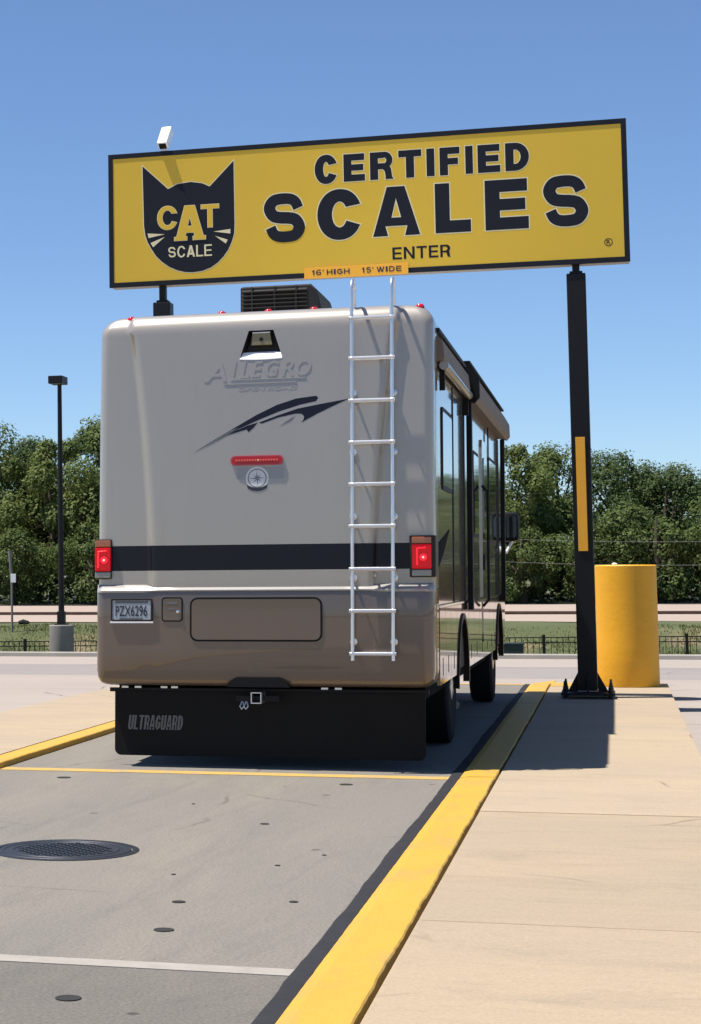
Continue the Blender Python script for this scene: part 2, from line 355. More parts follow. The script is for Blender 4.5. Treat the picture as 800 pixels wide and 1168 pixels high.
def glyph(c, asp, t):
    """c letter; asp = width / height; t = vertical stem as a share of the height"""
    s = t / asp; h = t * .86
    if c == 'I': return [[(0, 0), (0, 1), (1, 1), (1, 0)]]
    if c == 'L': return [[(0, 0), (0, 1), (s, 1), (s, h), (1, h), (1, 0)]]
    if c == 'T': return [[(.5 - s / 2, 0), (.5 - s / 2, 1 - h), (0, 1 - h), (0, 1), (1, 1), (1, 1 - h), (.5 + s / 2, 1 - h), (.5 + s / 2, 0)]]
    if c == 'E':
        return [[(0, 0), (0, 1), (.98, 1), (.98, 1 - h), (s, 1 - h), (s, .5 + h * .47), (.93, .5 + h * .47), (.93, .5 - h * .47), (s, .5 - h * .47), (s, h), (1, h), (1, 0)]]
    if c == 'F': return [[(0, 0), (0, 1), (1, 1), (1, 1 - h), (s, 1 - h), (s, .5 + h * .45), (.92, .5 + h * .45), (.92, .5 - h * .5), (s, .5 - h * .5), (s, 0)]]
    if c == 'A': return [[(0, 0), (.5 - s * .62, 1), (.5 + s * .62, 1), (1, 0), (1 - s * 1.06, 0), (.5 + s * .62 + .045, .2), (.5 - s * .62 - .045, .2), (s * 1.06, 0)],
                         [(.5 - s * .34, .37), (.5 + s * .34, .37), (.5, .76)]]
    if c == 'D': return [[(0, 0), (0, 1), (.42, 1)] + arc(.42, .5, .58, .5, 90, -90)[1:-1] + [(.42, 0)], [(s, h), (.42, h)] + arc(.42, .5, .58 - s, .5 - h, -90, 90)[1:-1] + [(.42, 1 - h), (s, 1 - h)]]
    if c == 'R':
        return [[(0, 0), (0, 1), (.62, 1)] + arc(.62, .70, .34, .30, 90, -50)[1:] + [(.90, .36), (.93, .1), (1, 0), (1 - s * 1.02, 0), (.66, .1), (.62, .30), (.54, .37), (s, .37), (s, 0)],
                [(s, .37 + h * .9), (.58, .37 + h * .9)] + arc(.58, .69, .12, .11, -90, 90)[1:-1] + [(.58, 1 - h * .92), (s, 1 - h * .92)]]
    if c == 'C':
        out = [(.5 + .5 * math.copysign(abs(math.cos(R(a))) ** .92, math.cos(R(a))), .5 + .5 * math.sin(R(a))) for a in range(22, 339, 8)]
        inn = [(.5 + (.5 - s) * math.cos(R(a)), .5 + (.5 - h) * math.sin(R(a))) for a in range(330, 29, -8)]
        return [out + inn]
    if c == 'H': return [[(0, 0), (0, 1), (s, 1), (s, .5 + h / 2), (1 - s, .5 + h / 2), (1 - s, 1), (1, 1), (1, 0), (1 - s, 0), (1 - s, .5 - h / 2), (s, .5 - h / 2), (s, 0)]]
    if c == 'U': return [[(0, 1), (0, .2), (.12, .05), (.3, 0), (.7, 0), (.88, .05), (1, .2), (1, 1), (1 - s, 1), (1 - s, h), (s, h), (s, 1)]]
    if c == 'N': return [[(0, 0), (0, 1), (s * 1.05, 1), (1 - s, .28), (1 - s, 1), (1, 1), (1, 0), (1 - s * 1.05, 0), (s, .72), (s, 0)]]
    if c == 'W': return [[(.2, 0), (0, 1), (s, 1), (.29, .3), (.5 - s / 2, 1), (.5 + s / 2, 1), (.71, .3), (1 - s, 1), (1, 1), (.8, 0), (.62, 0), (.5, .55), (.38, 0)]]
    if c == 'G':
        out = [(.5 + .5 * math.cos(R(a)), .5 + .5 * math.sin(R(a))) for a in range(25, 318, 8)]; inn = [(.5 + (.5 - s) * math.cos(R(a)), .5 + (.5 - h) * math.sin(R(a))) for a in range(325, 29, -8)]
        return [out + [(1, .12), (1, .54), (.55, .54), (.55, .54 - h * .8), (1 - s, .54 - h * .8)] + inn]
    if c == '1': return [[(.45, 0), (.45, .68), (.1, .62), (.1, .76), (.5, 1), (.85, 1), (.85, 0)]]
    if c == '5': return [stroke([(.9, .93), (.3, .93), (.2, .55), (.5, .6), (.85, .48), (.86, .22), (.5, .08), (.1, .2)], h * .9, h * .9, asp)]
    if c == '6': return [arc(.5, .32, .5, .32, 0, 360, 20)[:-1][::1] , arc(.5, .32, .5 - s, .32 - h * .8, 0, 360, 16)[:-1]]
    if c == "'": return [[(.2, .65), (.2, 1), (.8, 1), (.8, .65)]]
    if c == 'S':
        return [stroke(SP, h * .98, h * 1.12, asp)]

# ------------------------------------------------------------------ the ground
LZ = -.14
def tz(y, x=0):
    k = [(-400, -.15), (36.5, -.15), (36.7, -.22), (38.5, -.85), (41.5, -.85), (47.5, .10), (49.5, .2), (90, .2), (150, .6), (900, .6)]
    for (a, za), (b, zb) in zip(k, k[1:]):
        if a <= y <= b: z = za + (zb - za) * (y - a) / (b - a); break
    else: z = .6
    if 36.9 < y < 49: z += .06 * math.sin(x * 1.3 + y) * math.sin(y * .9)
    return z
ys = [-400, -100, 0, 20, 36.5, 36.7] + [37.2 + .75 * i for i in range(20)] + [51, 60, 75, 90, 150, 300, 900]
xs = [-500, -200, -80, -40] + [-30 + 1.2 * i for i in range(50)] + [40, 80, 200, 500]
mb = MB(); nx = len(xs)
mb.add([(x, y, tz(y, x)) for y in ys for x in xs], [(j * nx + i, j * nx + i + 1, (j + 1) * nx + i + 1, (j + 1) * nx + i) for j in range(len(ys) - 1) for i in range(nx - 1)])
tag(mb.build('terrain', 'grass_ground', smooth=True), kind='structure')
# forest floor sheet, blackened and drawn forward to paint the shade under the trees
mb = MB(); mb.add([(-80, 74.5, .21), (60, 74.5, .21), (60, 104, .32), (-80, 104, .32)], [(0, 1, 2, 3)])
tag(mb.build('shaded_forest_floor', 'shaded_forest_floor'), kind='structure')
# pale railway bed beyond the grass bank
mb = MB(); rnd = random.Random(4); a = []
for i in range(141):
    x = -80 + i; a += [(x, 49.6 + rnd.uniform(-.7, .7), .206), (x, 51.5, .225), (x, 74.6 + rnd.uniform(-.5, .5), .225)]
mb.add(a, [(3 * i + k, 3 * i + 3 + k, 3 * i + 4 + k, 3 * i + 1 + k) for i in range(140) for k in range(2)])
bed = tag(mb.build('gravel_bed', 'gravel'), kind='structure')
for y in (57.2, 58.6):
    mb = MB(); mb.box((-80, y - .07, .225), (60, y + .07, .24)); mb.box((-80, y - .02, .24), (60, y + .02, .27)); mb.box((-80, y - .04, .27), (60, y + .04, .29))
    mb.build('rail', 'rust', bed)
# parking lot
lot = tag(bpy.data.objects.new('parking_lot', None), kind='structure'); col.objects.link(lot)
def sheet(x0, x1, y0, y1, m_):
    n = 24; mb = MB(); mb.add([(x0 + (x1 - x0) * i / n, y, LZ) for y in (y0, y1) for i in range(n + 1)], [(i, i + 1, n + 2 + i, n + 1 + i) for i in range(n)])
    return mb.build('lot_slab', m_, lot)
sheet(-80, 60, -60, 20.98, 'lot'); sheet(-80, 60, 21.0, 29.58, 'lot'); sheet(-80, 60, 29.60, 33.0, 'lot_grey'); sheet(-80, 60, 33.03, 36.2, 'lot')
# far kerb of the lot, cast in lengths
mb0 = MB()
mb0.prism_yz([(36.2, LZ - .02), (36.215, -.075), (36.25, -.06), (36.42, -.06), (36.45, -.08), (36.45, -.35)], 0, 2.98)
k0 = mb0.build('kerb_length', 'kerb'); kerb = tag(bpy.data.objects.new('far_kerb', None), kind='structure'); col.objects.link(kerb)
for i in range(12):
    o = k0 if i == 0 else k0.copy()
    if i: col.objects.link(o)
    o.parent = kerb; o.location = (-24 + 3 * i, 0, rnd.uniform(-.006, .006))
# lane slabs
def slab(name, x0, x1, y0, y1, z0, z1, m_, parent, ch=.008):
    return MB().box((x0, y0, z0), (x1, y1, z1), 0, ch).build(name, m_, parent)
lane = tag(bpy.data.objects.new('scale_lane', None), kind='structure'); col.objects.link(lane)
LX0, LX1 = -4.40, -1.136
for (a, b, m_) in ((-30, -.6, 'lane_near'), (-.58, 6.93, 'lane_near'), (7.05, 13.68, 'lane'), (13.87, 19.6, 'lane'), (19.63, 25.35, 'lane')):
    slab('slab', LX0, LX1, a, b, -.5, 0, m_, lane)
MB().box((LX0, 6.932, -.4), (LX1, 7.048, .001)).build('pale_joint', 'white_line', lane)
MB().box((LX0, 13.682, -.4), (LX1, 13.868, .002)).build('yellow_edge', 'yellow_line', lane)
MB().box((LX0, 25.352, -.4), (LX1, 25.56, .003)).build('yellow_edge', 'yellow_line', lane)
MB().box((LX0 - .01, -30, -.52), (LX1 + .13, 25.5, -.06)).build('slab_bed', 'joint_dark', lane)
for (x, y, rr) in ((-1.774, 7.685, .042), (-1.86, 8.351, .030), (-1.805, 6.379, .045), (-1.377, 8.473, .02), (-1.954, 11.047, .026), (-3.766, 13.241, .05), (-1.779, 13.222, .045), (-2.55, 11.9, .012), (-2.05, 9.1, .012), (-1.62, 9.5, .014), (-1.45, 9.9, .012)):
    mb = MB(); mb.lathe([(rr, .0005), (rr, .002), (rr * .8, .0025), (rr * .7, .0012), (0, .0012)], (x, y, .0015), 16)
    mb.build('hole_shade_disc', 'hole_shade', lane)  # flat discs whose black stands for the shade inside small holes
# rubber seal strip between lane and kerb, with a wavering edge
rnd = random.Random(9); mb = MB(); n = 220; a = []
for i in range(n + 1):
    y = -2 + 27.3 * i / n; e = .004 * math.sin(y * 1.7) + .003 * math.sin(y * 6.1) + rnd.uniform(-.0025, .0025)
    a += [(-1.141 + e, y, .003), (-1.125 + e * .4, y, .010), (-1.068, y, .009), (-1.062, y, .002)]
mb.add(a, [(4 * i + k, 4 * i + 4 + k, 4 * i + 5 + k, 4 * i + 1 + k) for i in range(n) for k in range(3)])
mb.build('rubber_seal', 'rubber', lane, smooth=True)
# ramp beyond the scale
mb = MB(); mb.add([(-6.1, 25.562, 0), (.6, 25.562, 0), (.6, 29.2, LZ + .005), (-6.1, 29.2, LZ + .005), (-6.1, 25.562, -.4), (.6, 25.562, -.4), (.6, 29.2, -.4), (-6.1, 29.2, -.4)],
                  [(0, 1, 2, 3), (0, 4, 5, 1), (1, 5, 6, 2), (2, 6, 7, 3), (3, 7, 4, 0)])
ramp_ = tag(mb.build('ramp', 'lot'), kind='structure')
def rz(y): return (y - 25.562) / (29.2 - 25.562) * (LZ + .005) + .005
mb = MB(); mb.add([(-1.06, 25.57, rz(25.57)), (-.80, 25.57, rz(25.57)), (-.83, 28.2, rz(28.2)), (-.86, 28.2, rz(28.2))], [(0, 1, 2, 3)])
mb.build('yellow_wedge', 'yellow', ramp_)

# islands: slabs of pavement with a painted kerb
def island(name, xk0, xk1, xw0, xw1, joints, kz, wz, kj):
    isl = tag(bpy.data.objects.new(name, None), kind='structure'); col.objects.link(isl)
    rn = random.Random(3)
    for a, b in zip(joints, joints[1:]):
        slab('paving_slab', xw0, xw1, a + .006, b - .006, -.45, wz + rn.uniform(-.002, .002), 'walk', isl, .006)
    MB().box((xw0 + .002, joints[0] + .02, -.5), (xw1 - .004, joints[-1] - .02, wz - .003)).build('joint_filler', 'joint', isl)
    for a, b in zip(kj, kj[1:]):
        # painted kerb: top surface follows a slightly wandering edge
        mb = MB(); n = max(2, int((b - a) / .07)); pts = []
        for i in range(n + 1):
            y = a + .012 + (b - a - .024) * i / n; e0 = rn.uniform(-.001, .001); e1 = .0025 * math.sin(y * 5.1) + rn.uniform(-.003, .003)
            xa, xb = (xk0 + e0, xk1 + e1)
            pts += [(xa, y, -.1), (xa, y, kz - .012), (xa + .048, y, kz - .0015), (xb - .006, y, kz), (xb, y, kz - .006), (xb, y, -.1)]
        fs = [(6 * i + k, 6 * i + 6 + k, 6 * i + 7 + k, 6 * i + 1 + k) for i in range(n) for k in range(5)] + [(0, 1, 2, 3, 4, 5), tuple(range(6 * n, 6 * n + 6))]
        mb.add(pts, fs); mb.build('painted_kerb', 'yellow', isl)
    return isl
isr = island('right_island', -1.060, -.822, -.805, .590, [-14.2, -10.5, -6.8, -3.1, .63, 4.35, 8.07, 11.79, 18.6, 24.75], .028, .020, [-14.2, -6, 2.2, 13.66, 21.4, 25.3])
isl = island('left_island', -4.625, -4.405, -6.05, -4.64, [-14.2, -6.8, .63, 8.07, 15.5, 22.9, 25.3], .045, .035, [-14.2, -3, 6.9, 13.66, 21.4, 25.3])
MB().box((-.805, 24.77, -.45), (.592, 25.54, .024), 0, .006).build('painted_end', 'yellow', isr)

# manhole cover
t = thing('manhole_cover', 'round dark iron manhole cover set in the grey concrete lane', 'manhole cover', (-2.775, 9.77, 0))
MB().lathe([(.385, -.02), (.385, .003), (.378, .005), (.352, .005), (.35, -.002), (.35, -.02)], seg=64).build('rim', 'iron', t, smooth=True)
mb = MB(); mb.lathe([(.345, -.02), (.345, .003), (.341, .006), (.318, .006), (.314, .003), (.285, .003), (.281, .006), (.268, .006), (.264, .003), (0, .003)], seg=64)
mb.build('lid', 'iron', t, smooth=True)
mb = MB()
for i in range(-8, 9):
    for j in range(-8, 9):
        if (i + j) % 2 == 0 and (i * i + j * j) * .03 ** 2 < .245 ** 2: mb.box((i * .03 - .011, j * .03 - .011, .0032), (i * .03 + .011, j * .03 + .011, .0065))
o = mb.build('tread_pattern', 'iron', t); o['kind'] = 'stuff'

# ------------------------------------------------------------------ the big sign on two posts
SY = 22.5; SX0, SX1, SZ0, SZ1 = -5.773, .272, 4.90, 6.537; SD = .26
sg = thing('overhead_sign', 'wide yellow weigh scale sign with black frame and cat head on two black posts', 'sign', (0, SY, 0))
FW = .058
mb = MB(); mb.box((SX0 + .01, .035, SZ0 + .01), (SX1 - .01, SD, SZ1 - .01)); mb.build('cabinet', 'sign_under', sg)
for nm, a, b in (('frame_rail', (SX0, 0, SZ1 - FW), (SX1, .034, SZ1)), ('frame_rail', (SX0, 0, SZ0), (SX1, .034, SZ0 + FW)),
                 ('frame_stile', (SX0, 0, SZ0 + FW + .001), (SX0 + FW, .034, SZ1 - FW - .001)), ('frame_stile', (SX1 - FW, 0, SZ0 + FW + .001), (SX1, .034, SZ1 - FW - .001))):
    MB().box(a, b, 0, .003).build(nm, 'sign_black', sg)
MB().box((SX0 + FW + .001, .006, SZ0 + FW + .001), (SX1 - FW - .001, .033, SZ1 - FW - .001)).build('face_panel', 'sign_yellow', sg)
FY = .006
CERT = [('C', -3.257, -2.987), ('E', -2.917, -2.669), ('R', -2.608, -2.336), ('T', -2.278, -2.014), ('I', -1.956, -1.866), ('F', -1.806, -1.579), ('I', -1.514, -1.43), ('E', -1.375, -1.123), ('D', -1.065, -.801)]
SCAL = [('S', -3.87, -3.383), ('C', -3.235, -2.712), ('A', -2.589, -2.045), ('L', -1.87, -1.468), ('E', -1.305, -.822), ('S', -.657, -.164)]
def letter(c, x0, x1, z0, z1, t, off):
    if c == 'S':
        t *= .84
        z0 -= .012; z1 += .012; as_ = (x1 - x0) / (z1 - z0); tt = t * .86; e = off / (z1 - z0); pts = SP[:]
        def pl_(p): return [(x0 + a * (x1 - x0), z0 + b * (z1 - z0)) for a, b in p]
        ex = [(SP[0][0] + .3 * e, SP[0][1] - .9 * e)] + SP[1:-1] + [(SP[-1][0] - .3 * e, SP[-1][1] + .9 * e)]
        v, fc = put(flat_shape([pl_(stroke(ex, tt * .98 + 2 * e, tt * 1.12 + 2 * e, as_))]), FY - .0006); MB().add(v, fc).build('letter_edge', 'cream', sg)
        v, fc = put(flat_shape([pl_(stroke(SP, tt * .98, tt * 1.12, as_))]), FY - .0014); MB().add(v, fc).build('letter', 'sign_black', sg)
        return
    if c in 'SC': z0 -= .012; z1 += .012
    lp = [[(x0 + a * (x1 - x0), z0 + b * (z1 - z0)) for a, b in q] for q in glyph(c, (x1 - x0) / (z1 - z0), t)]
    v, fc = put(flat_shape(lp, off), FY - .0006); MB().add(v, fc).build('letter_edge', 'cream', sg)
    v, fc = put(flat_shape(lp), FY - .0014); MB().add(v, fc).build('letter', 'sign_black', sg)
for c, a, b in CERT: letter(c, a, b, 6.016, 6.342, .285 if c != 'I' else .2, .010)
for c, a, b in SCAL: letter(c, a, b, 5.342, 5.922, .285, .013)
word('ENTER', -2.37, -1.705, 5.062, 5.205, .19, FY - .001, 'enter_lettering', 'sign_black', sg)
CAT = [(-5.344, 6.368), (-5.032, 6.068), (-4.914, 6.121), (-4.753, 6.138), (-4.613, 6.112), (-4.52, 6.067), (-4.226, 6.36), (-4.225, 5.60), (-4.232, 5.48), (-4.26, 5.388), (-4.305, 5.29), (-4.365, 5.209), (-4.435, 5.14), (-4.515, 5.087), (-4.62, 5.05), (-4.74, 5.038), (-4.835, 5.046), (-4.928, 5.072), (-5.03, 5.12), (-5.115, 5.184), (-5.19, 5.26), (-5.246, 5.35), (-5.29, 5.43), (-5.32, 5.52), (-5.334, 5.637)]
v, fc = put(flat_shape([CAT], .010), FY - .0006); MB().add(v, fc).build('cat_edge', 'cream', sg)
v, fc = put(flat_shape([CAT]), FY - .0014); MB().add(v, fc).build('cat_head', 'sign_black', sg)
for wpts in ([(-5.291, 5.54), (-5.077, 5.519), (-5.278, 5.483)], [(-5.077, 5.487), (-5.255, 5.422), (-5.223, 5.368)], [(-4.481, 5.517), (-4.276, 5.537), (-4.277, 5.481)], [(-4.463, 5.464), (-4.309, 5.409), (-4.334, 5.364)]):
    v, fc = put(flat_shape([wpts]), FY - .0030); MB().add(v, fc).build('whisker', 'cream', sg)
def gl(c, x0, x1, z0, z1, t): return [[(x0 + a * (x1 - x0), z0 + b * (z1 - z0)) for a, b in q] for q in glyph(c, (x1 - x0) / (z1 - z0), t)]
for c, x0, x1, z0, z1 in (('C', -5.165, -4.919, 5.573, 5.859), ('T', -4.628, -4.413, 5.573, 5.848)):
    v, fc = put(flat_shape(gl(c, x0, x1, z0, z1, .2)), FY - .0030); MB().add(v, fc).build('emblem_letter', 'sign_yellow', sg)
    v, fc = put(flat_shape(gl(c, x0, x1, z0, z1, .2), .006), FY - .0022); MB().add(v, fc).build('emblem_letter_edge', 'cream', sg)
SA = [[(0, 0), (0, .1), (.07, .1), (.34, 1), (.66, 1), (.93, .1), (1, .1), (1, 0), (.60, 0), (.60, .1), (.66, .1), (.63, .22), (.37, .22), (.34, .1), (.40, .1), (.40, 0)], [(.42, .40), (.58, .40), (.5, .70)]]
SA = [[(-4.958 + a * .380, 5.432 + b * .417) for a, b in q] for q in SA]
v, fc = put(flat_shape(SA[:1], .022), FY - .0038); MB().add(v, fc).build('emblem_letter_edge', 'sign_black', sg)
v, fc = put(flat_shape(SA), FY - .0054); MB().add(v, fc).build('emblem_letter', 'sign_yellow', sg)
v, fc = put(flat_shape(SA, .006), FY - .0046); MB().add(v, fc).build('emblem_letter_edge', 'cream', sg)
word('SCALE', -5.042, -4.503, 5.226, 5.366, .15, FY - .0024, 'emblem_lettering', 'cream', sg, .12)
ring = [[(.042 + .045 * math.cos(R(a)), 5.132 + .045 * math.sin(R(a))) for a in range(0, 360, 12)], [(.042 + .037 * math.cos(R(a)), 5.132 + .037 * math.sin(R(a))) for a in range(0, 360, 12)]]
mb = MB(); mb.add(*put(flat_shape(ring), FY - .001)); mb.add(*fit(text_shape('R', .01), .022, .064, 5.107, 5.157, FY - .001)); mb.build('registered_mark', 'sign_black', sg)
# clearance plate over the lower rail
MB().box((-3.40, -.012, 4.885), (-2.19, -.002, 5.015), 0, .002).build('clearance_plate', 'orange', sg)
for txt, a, b in (("16'", -3.31, -3.17), ('HIGH', -3.135, -2.868), ("15'", -2.726, -2.59), ('WIDE', -2.555, -2.269)):
    word(txt, a, b, 4.922, 4.985, .22, -.0135, 'clearance_lettering', 'ink', sg, .2)
# posts
for px, top in ((-.322, 4.80), (-5.135, 4.70)):
    xx = px; po = MB()
    po.box((xx - .105, .02, .10), (xx + .105, .23, top), 0, .012); post = po.build('post', 'black_paint', sg)
    MB().box((xx - .04, .085, top - .02), (xx + .04, .165, SZ0 + .012)).build('neck', 'black_paint', post)
    MB().box((xx - .07, .06, top), (xx + .07, .19, top + .03), 0, .004).build('cap_plate', 'black_paint', post)
    MB().box((xx - .29, -.16, .055), (xx + .29, .41, .085), 0, .004).build('base_plate', 'black_paint', post)
    for s in (-1, 1):
        g = MB(); g.prism_xz([(xx + s * .106, .086), (xx + s * .22, .086), (xx + s * .19, .14), (xx + s * .106, .30)], .118, .132); g.build('gusset', 'black_paint', post)
        g = MB(); yy = .019 if s < 0 else .231
        g.prism_yz([(yy, .086), (yy + s * .13, .086), (yy + s * .1, .14), (yy, .30)], xx - .008, xx + .008); g.build('gusset', 'black_paint', post)
        for s2 in (-1, 1):
            bx, by = xx + s * .245, .125 + s2 * .24
            g = MB(); g.lathe([(.030, .02), (.030, .054)], (bx, by, 0), 6); g.lathe([(.030, .086), (.030, .115), (.026, .118), (.016, .17), (.012, .21), (.006, .215)], (bx, by, 0), 6); g.build('anchor_bolt', 'black_paint', post)
    if px > -1:
        MB().box((xx - .058, .008, 1.655), (xx + .045, .019, 2.935), 0, .002).build('reflector_strip', 'orange', post)
# surveillance camera on top of the sign
cc = thing('surveillance_camera', 'small white boxy surveillance camera on the top edge of the yellow sign', 'camera', (-5.075, SY + .05, SZ1))
MB().box((-.045, -.03, -.002), (.045, .07, .02), 0, .004).build('foot', 'white_plastic', cc)
MB().tube([(0, .03, .015), (0, .03, .07), (0, .04, .15)], .014).build('bracket', 'white_plastic', cc)
g = MB(); g.box((-.062, -.14, -.055), (.062, .17, .055), 0, .012); o = g.build('camera_housing', 'white_plastic', cc)
h = MB(); h.box((-.045, -.146, -.040), (.045, -.1395, .035)); h.build('lens_window', 'gasket', o)
o.rotation_euler = (R(50), R(0), R(-6)); o.location = (.0, .02, .165)

# ------------------------------------------------------------------ yellow pillar beside the post
pl = thing('concrete_pillar', 'thick yellow painted concrete pillar standing beside the right sign post', 'pillar', (.128, 24.98, .022))
MB().lathe([(.362, 0), (.365, .01), (.365, .5), (.365, 1.0), (.365, 1.47), (.352, 1.483), (0, 1.485)], seg=72).build('shaft', 'pillar_yellow', pl, smooth=True)
rb = random.Random(2); g = MB(); bm = bmesh.new(); bmesh.ops.create_icosphere(bm, subdivisions=1, radius=1)
for k in range(1):
    c = (-.13 + .05 * k, -.22, 1.495); g.add([(c[0] + v.co.x * rb.uniform(.03, .045), c[1] + v.co.y * .035, c[2] + v.co.z * .016) for v in bm.verts], [[v.index for v in q.verts] for q in bm.faces])
bm.free(); tag(g.build('paper_scrap', 'white_plastic'), 'crumpled white scrap lying on top of the yellow pillar', 'litter').location = (.128, 24.98, .022)

# ------------------------------------------------------------------ the motorhome
rv = thing('motorhome', 'beige and taupe motorhome with rear ladder parked on the weigh scale', 'motorhome', (-2.497, 14.1, 0))
W, ZT = 1.25, 3.385
def xcr(z):
    t = (z - 1.33) / (3.37 - 1.33); return .82 + .03 * t + .15 * t * t
def plan(z, y0, dy, dx, panel=True, Rc=.075, step=.042, back=.34):
    """plan-view polyline from left flank round the tail to right flank"""
    half = []
    Wx = W - dx
    half += [(Wx, back), (Wx, .2 + dy * .5)]
    for k in range(9):
        a = R(90 * k / 8); half.append((Wx - Rc + Rc * math.cos(a), y0 + dy + Rc - Rc * math.sin(a)))
    c = min(xcr(z), Wx - Rc - .06)
    st = step if panel else 0
    half += [(c + .045, y0 + dy), (c + .016, y0 + dy - st * .05), (c + .009, y0 + dy - st * .25), (c - .005, y0 + dy - st * .85), (c - .012, y0 + dy - st * .98), (c - .05, y0 + dy - st - .0015)]
    hx = .16 if z <= 3.018 else .16 - .068 * min(1, (z - 3.018) / .208)
    half += [(c * .62, y0 + dy - st - .0015), (hx, y0 + dy - st - .0015)]
    L = [(-x, y) for x, y in half] + [(0, y0 + dy - st - .0015)] + [(x, y) for x, y in reversed(half)]
    return L
def cap(rows, mats, midx, name, panel, y0, closing=None, parent=rv):
    mb = MB(); ring = [plan(z, y0, dy, dx, panel) for z, dy, dx, zz in rows]; n = len(ring[0])
    vs_ = []
    for (z, dy, dx, zz), L in zip(rows, ring):
        vs_ += [(x, y, zz) for x, y in L]
    fs = []; mi = []
    for j in range(len(rows) - 1):
        for i in range(n - 1):
            if panel and abs(rows[j][3] - 3.018) < 1e-6 and n // 2 - 1 <= i <= n // 2: continue
            fs.append((j * n + i, j * n + i + 1, (j + 1) * n + i + 1, (j + 1) * n + i)); mi.append(midx(rows[j][3], rows[j + 1][3]))
    o = len(mb.v); mb.v += vs_; mb.f += fs; mb.m += mi
    if closing in ('top', 'both'): mb.f.append(tuple(range((len(rows) - 1) * n, len(rows) * n))); mb.m.append(0)
    if closing in ('bottom', 'both'): mb.f.append(tuple(reversed(range(n)))); mb.m.append(0)
    return mb.build(name, mats, parent, smooth=True, angle=50)
zz = [1.325, 1.38, 1.453, 1.64, 1.8, 2.0, 2.2, 2.4, 2.6, 2.8, 2.95, 3.018, 3.226]
rows = [(z, 0, 0, z) for z in zz]; RT = .155
for k in range(1, 13):
    a = R(90 * k / 12); rows.append((3.37, .13 * (1 - math.cos(a)), RT * (1 - math.cos(a)), ZT - RT + RT * math.sin(a)))
upper = cap(rows, ['paint', 'stripe'], lambda a, b: 1 if abs(a - 1.453) < 1e-6 else 0, 'rear_cap', True, 0.0, 'top')
rows = [(1.3, .10, .09, .602), (1.3, .07, .065, .604), (1.3, .045, .04, .612), (1.3, .022, .018, .632), (1.3, .008, .006, .665), (1.3, 0, 0, .72), (1.3, 0, 0, .9), (1.3, 0, 0, 1.1), (1.3, 0, 0, 1.29), (1.3, .004, .001, 1.310), (1.3, .012, .003, 1.322), (1.3, .024, .008, 1.329), (1.3, .09, .02, 1.331)]
lower = cap(rows, ['paint_low'], lambda a, b: 0, 'rear_bumper_cap', False, -.055, 'both')
g = MB(); pts = []; xs_ = [-1.245, -1.23, -1.2, -1.0, -.90, -.87, -.80, -.6, -.3, 0, .3, .6, .80, .87, .90, 1.0, 1.2, 1.23, 1.245]
for x in xs_:
    t = min(1, max(0, (abs(x) - .80) / .08)); e = max(0, (abs(x) - 1.2) / .045); by = .05 * e * e
    pts += [(x, -.050 + by, 1.296 - .008 * t), (x, -.0600 + by, 1.302 - .008 * t), (x, -.0605 + by, 1.310 - .004 * t), (x, -.050 + .030 * t + by * .6, 1.326 + .016 * t), (x, -.036 + .044 * t, 1.331 + .021 * t)]
g.add(pts, [(5 * k + q, 5 * k + 5 + q, 5 * k + 6 + q, 5 * k + 1 + q) for k in range(len(xs_) - 1) for q in range(4)]); g.build('cap_ledge', 'ledge_paint', rv, smooth=True)
# black gap behind the caps and main shell
def shellprof(inset=0.):
    p = [(-W + .004 + inset, 1.17), (-W + .004 + inset, 1.3), (-W + .004 + inset, ZT - RT - .12)]
    for s in (-1, 1):
        ks = range(0, 13) if s < 0 else range(12, -1, -1)
        for k in ks:
            a = R(90 * k / 12); p.append((s * (W - .004 - inset - RT + RT * math.cos(a)), ZT - .004 - inset - RT + RT * math.sin(a)))
    return p + [(W - .004 - inset, ZT - RT - .12), (W - .004 - inset, 1.3), (W - .004 - inset, 1.17)]
LEN = 9.25
def loft(name, profs, mats, parent=rv, ends=True, mi=0):
    mb = MB(); n = len(profs[0][1]); vs_ = []
    for y, pr_ in profs: vs_ += [(x, (y(z) if callable(y) else y), z) for x, z in pr_]
    fs = [(j * n + i, j * n + (i + 1) % n, (j + 1) * n + (i + 1) % n, (j + 1) * n + i) for j in range(len(profs) - 1) for i in range(n)]
    if ends: fs += [tuple(range(n)), tuple(reversed(range((len(profs) - 1) * n, len(profs) * n)))]
    mb.add(vs_, fs, mi); return mb.build(name, mats, parent, smooth=True, angle=40)
loft('gap_seal', [(.335, shellprof(.012)), (.352, shellprof(.012))], 'gasket')
sp = shellprof()
front = lambda d: (lambda z: LEN - d - .10 * max(0, z - 1.9))
loft('body_shell', [(.352, sp), (.5, sp), (8.2, sp), (front(.25), sp), (front(.12), sp), (front(.03), [(x * .985, z - (.02 if z > 3 else 0)) for x, z in sp]), (front(0), [(x * .93, z - (.07 if z > 3 else 0)) for x, z in sp])], 'paint_side')
# front: windscreen, lower nose, bumper, headlights
nose = MB(); nose.box((-W + .03, 8.75, .62), (W - .03, LEN + .06, 1.168), 0, .05); nose.build('front_cap', 'paint_low', rv, smooth=True)
g = MB(); g.add([(-1.08, LEN + .008, 1.65), (1.08, LEN + .008, 1.65), (1.04, LEN - .10, 2.9), (-1.04, LEN - .10, 2.9)], [(0, 1, 2, 3)]); g.build('windscreen', 'glass', rv)
for s in (-1, 1): MB().box((s * .8 - .16, LEN + .055, .85), (s * .8 + .16, LEN + .085, 1.0), 0, .01).build('headlight', 'clear_lens', rv)
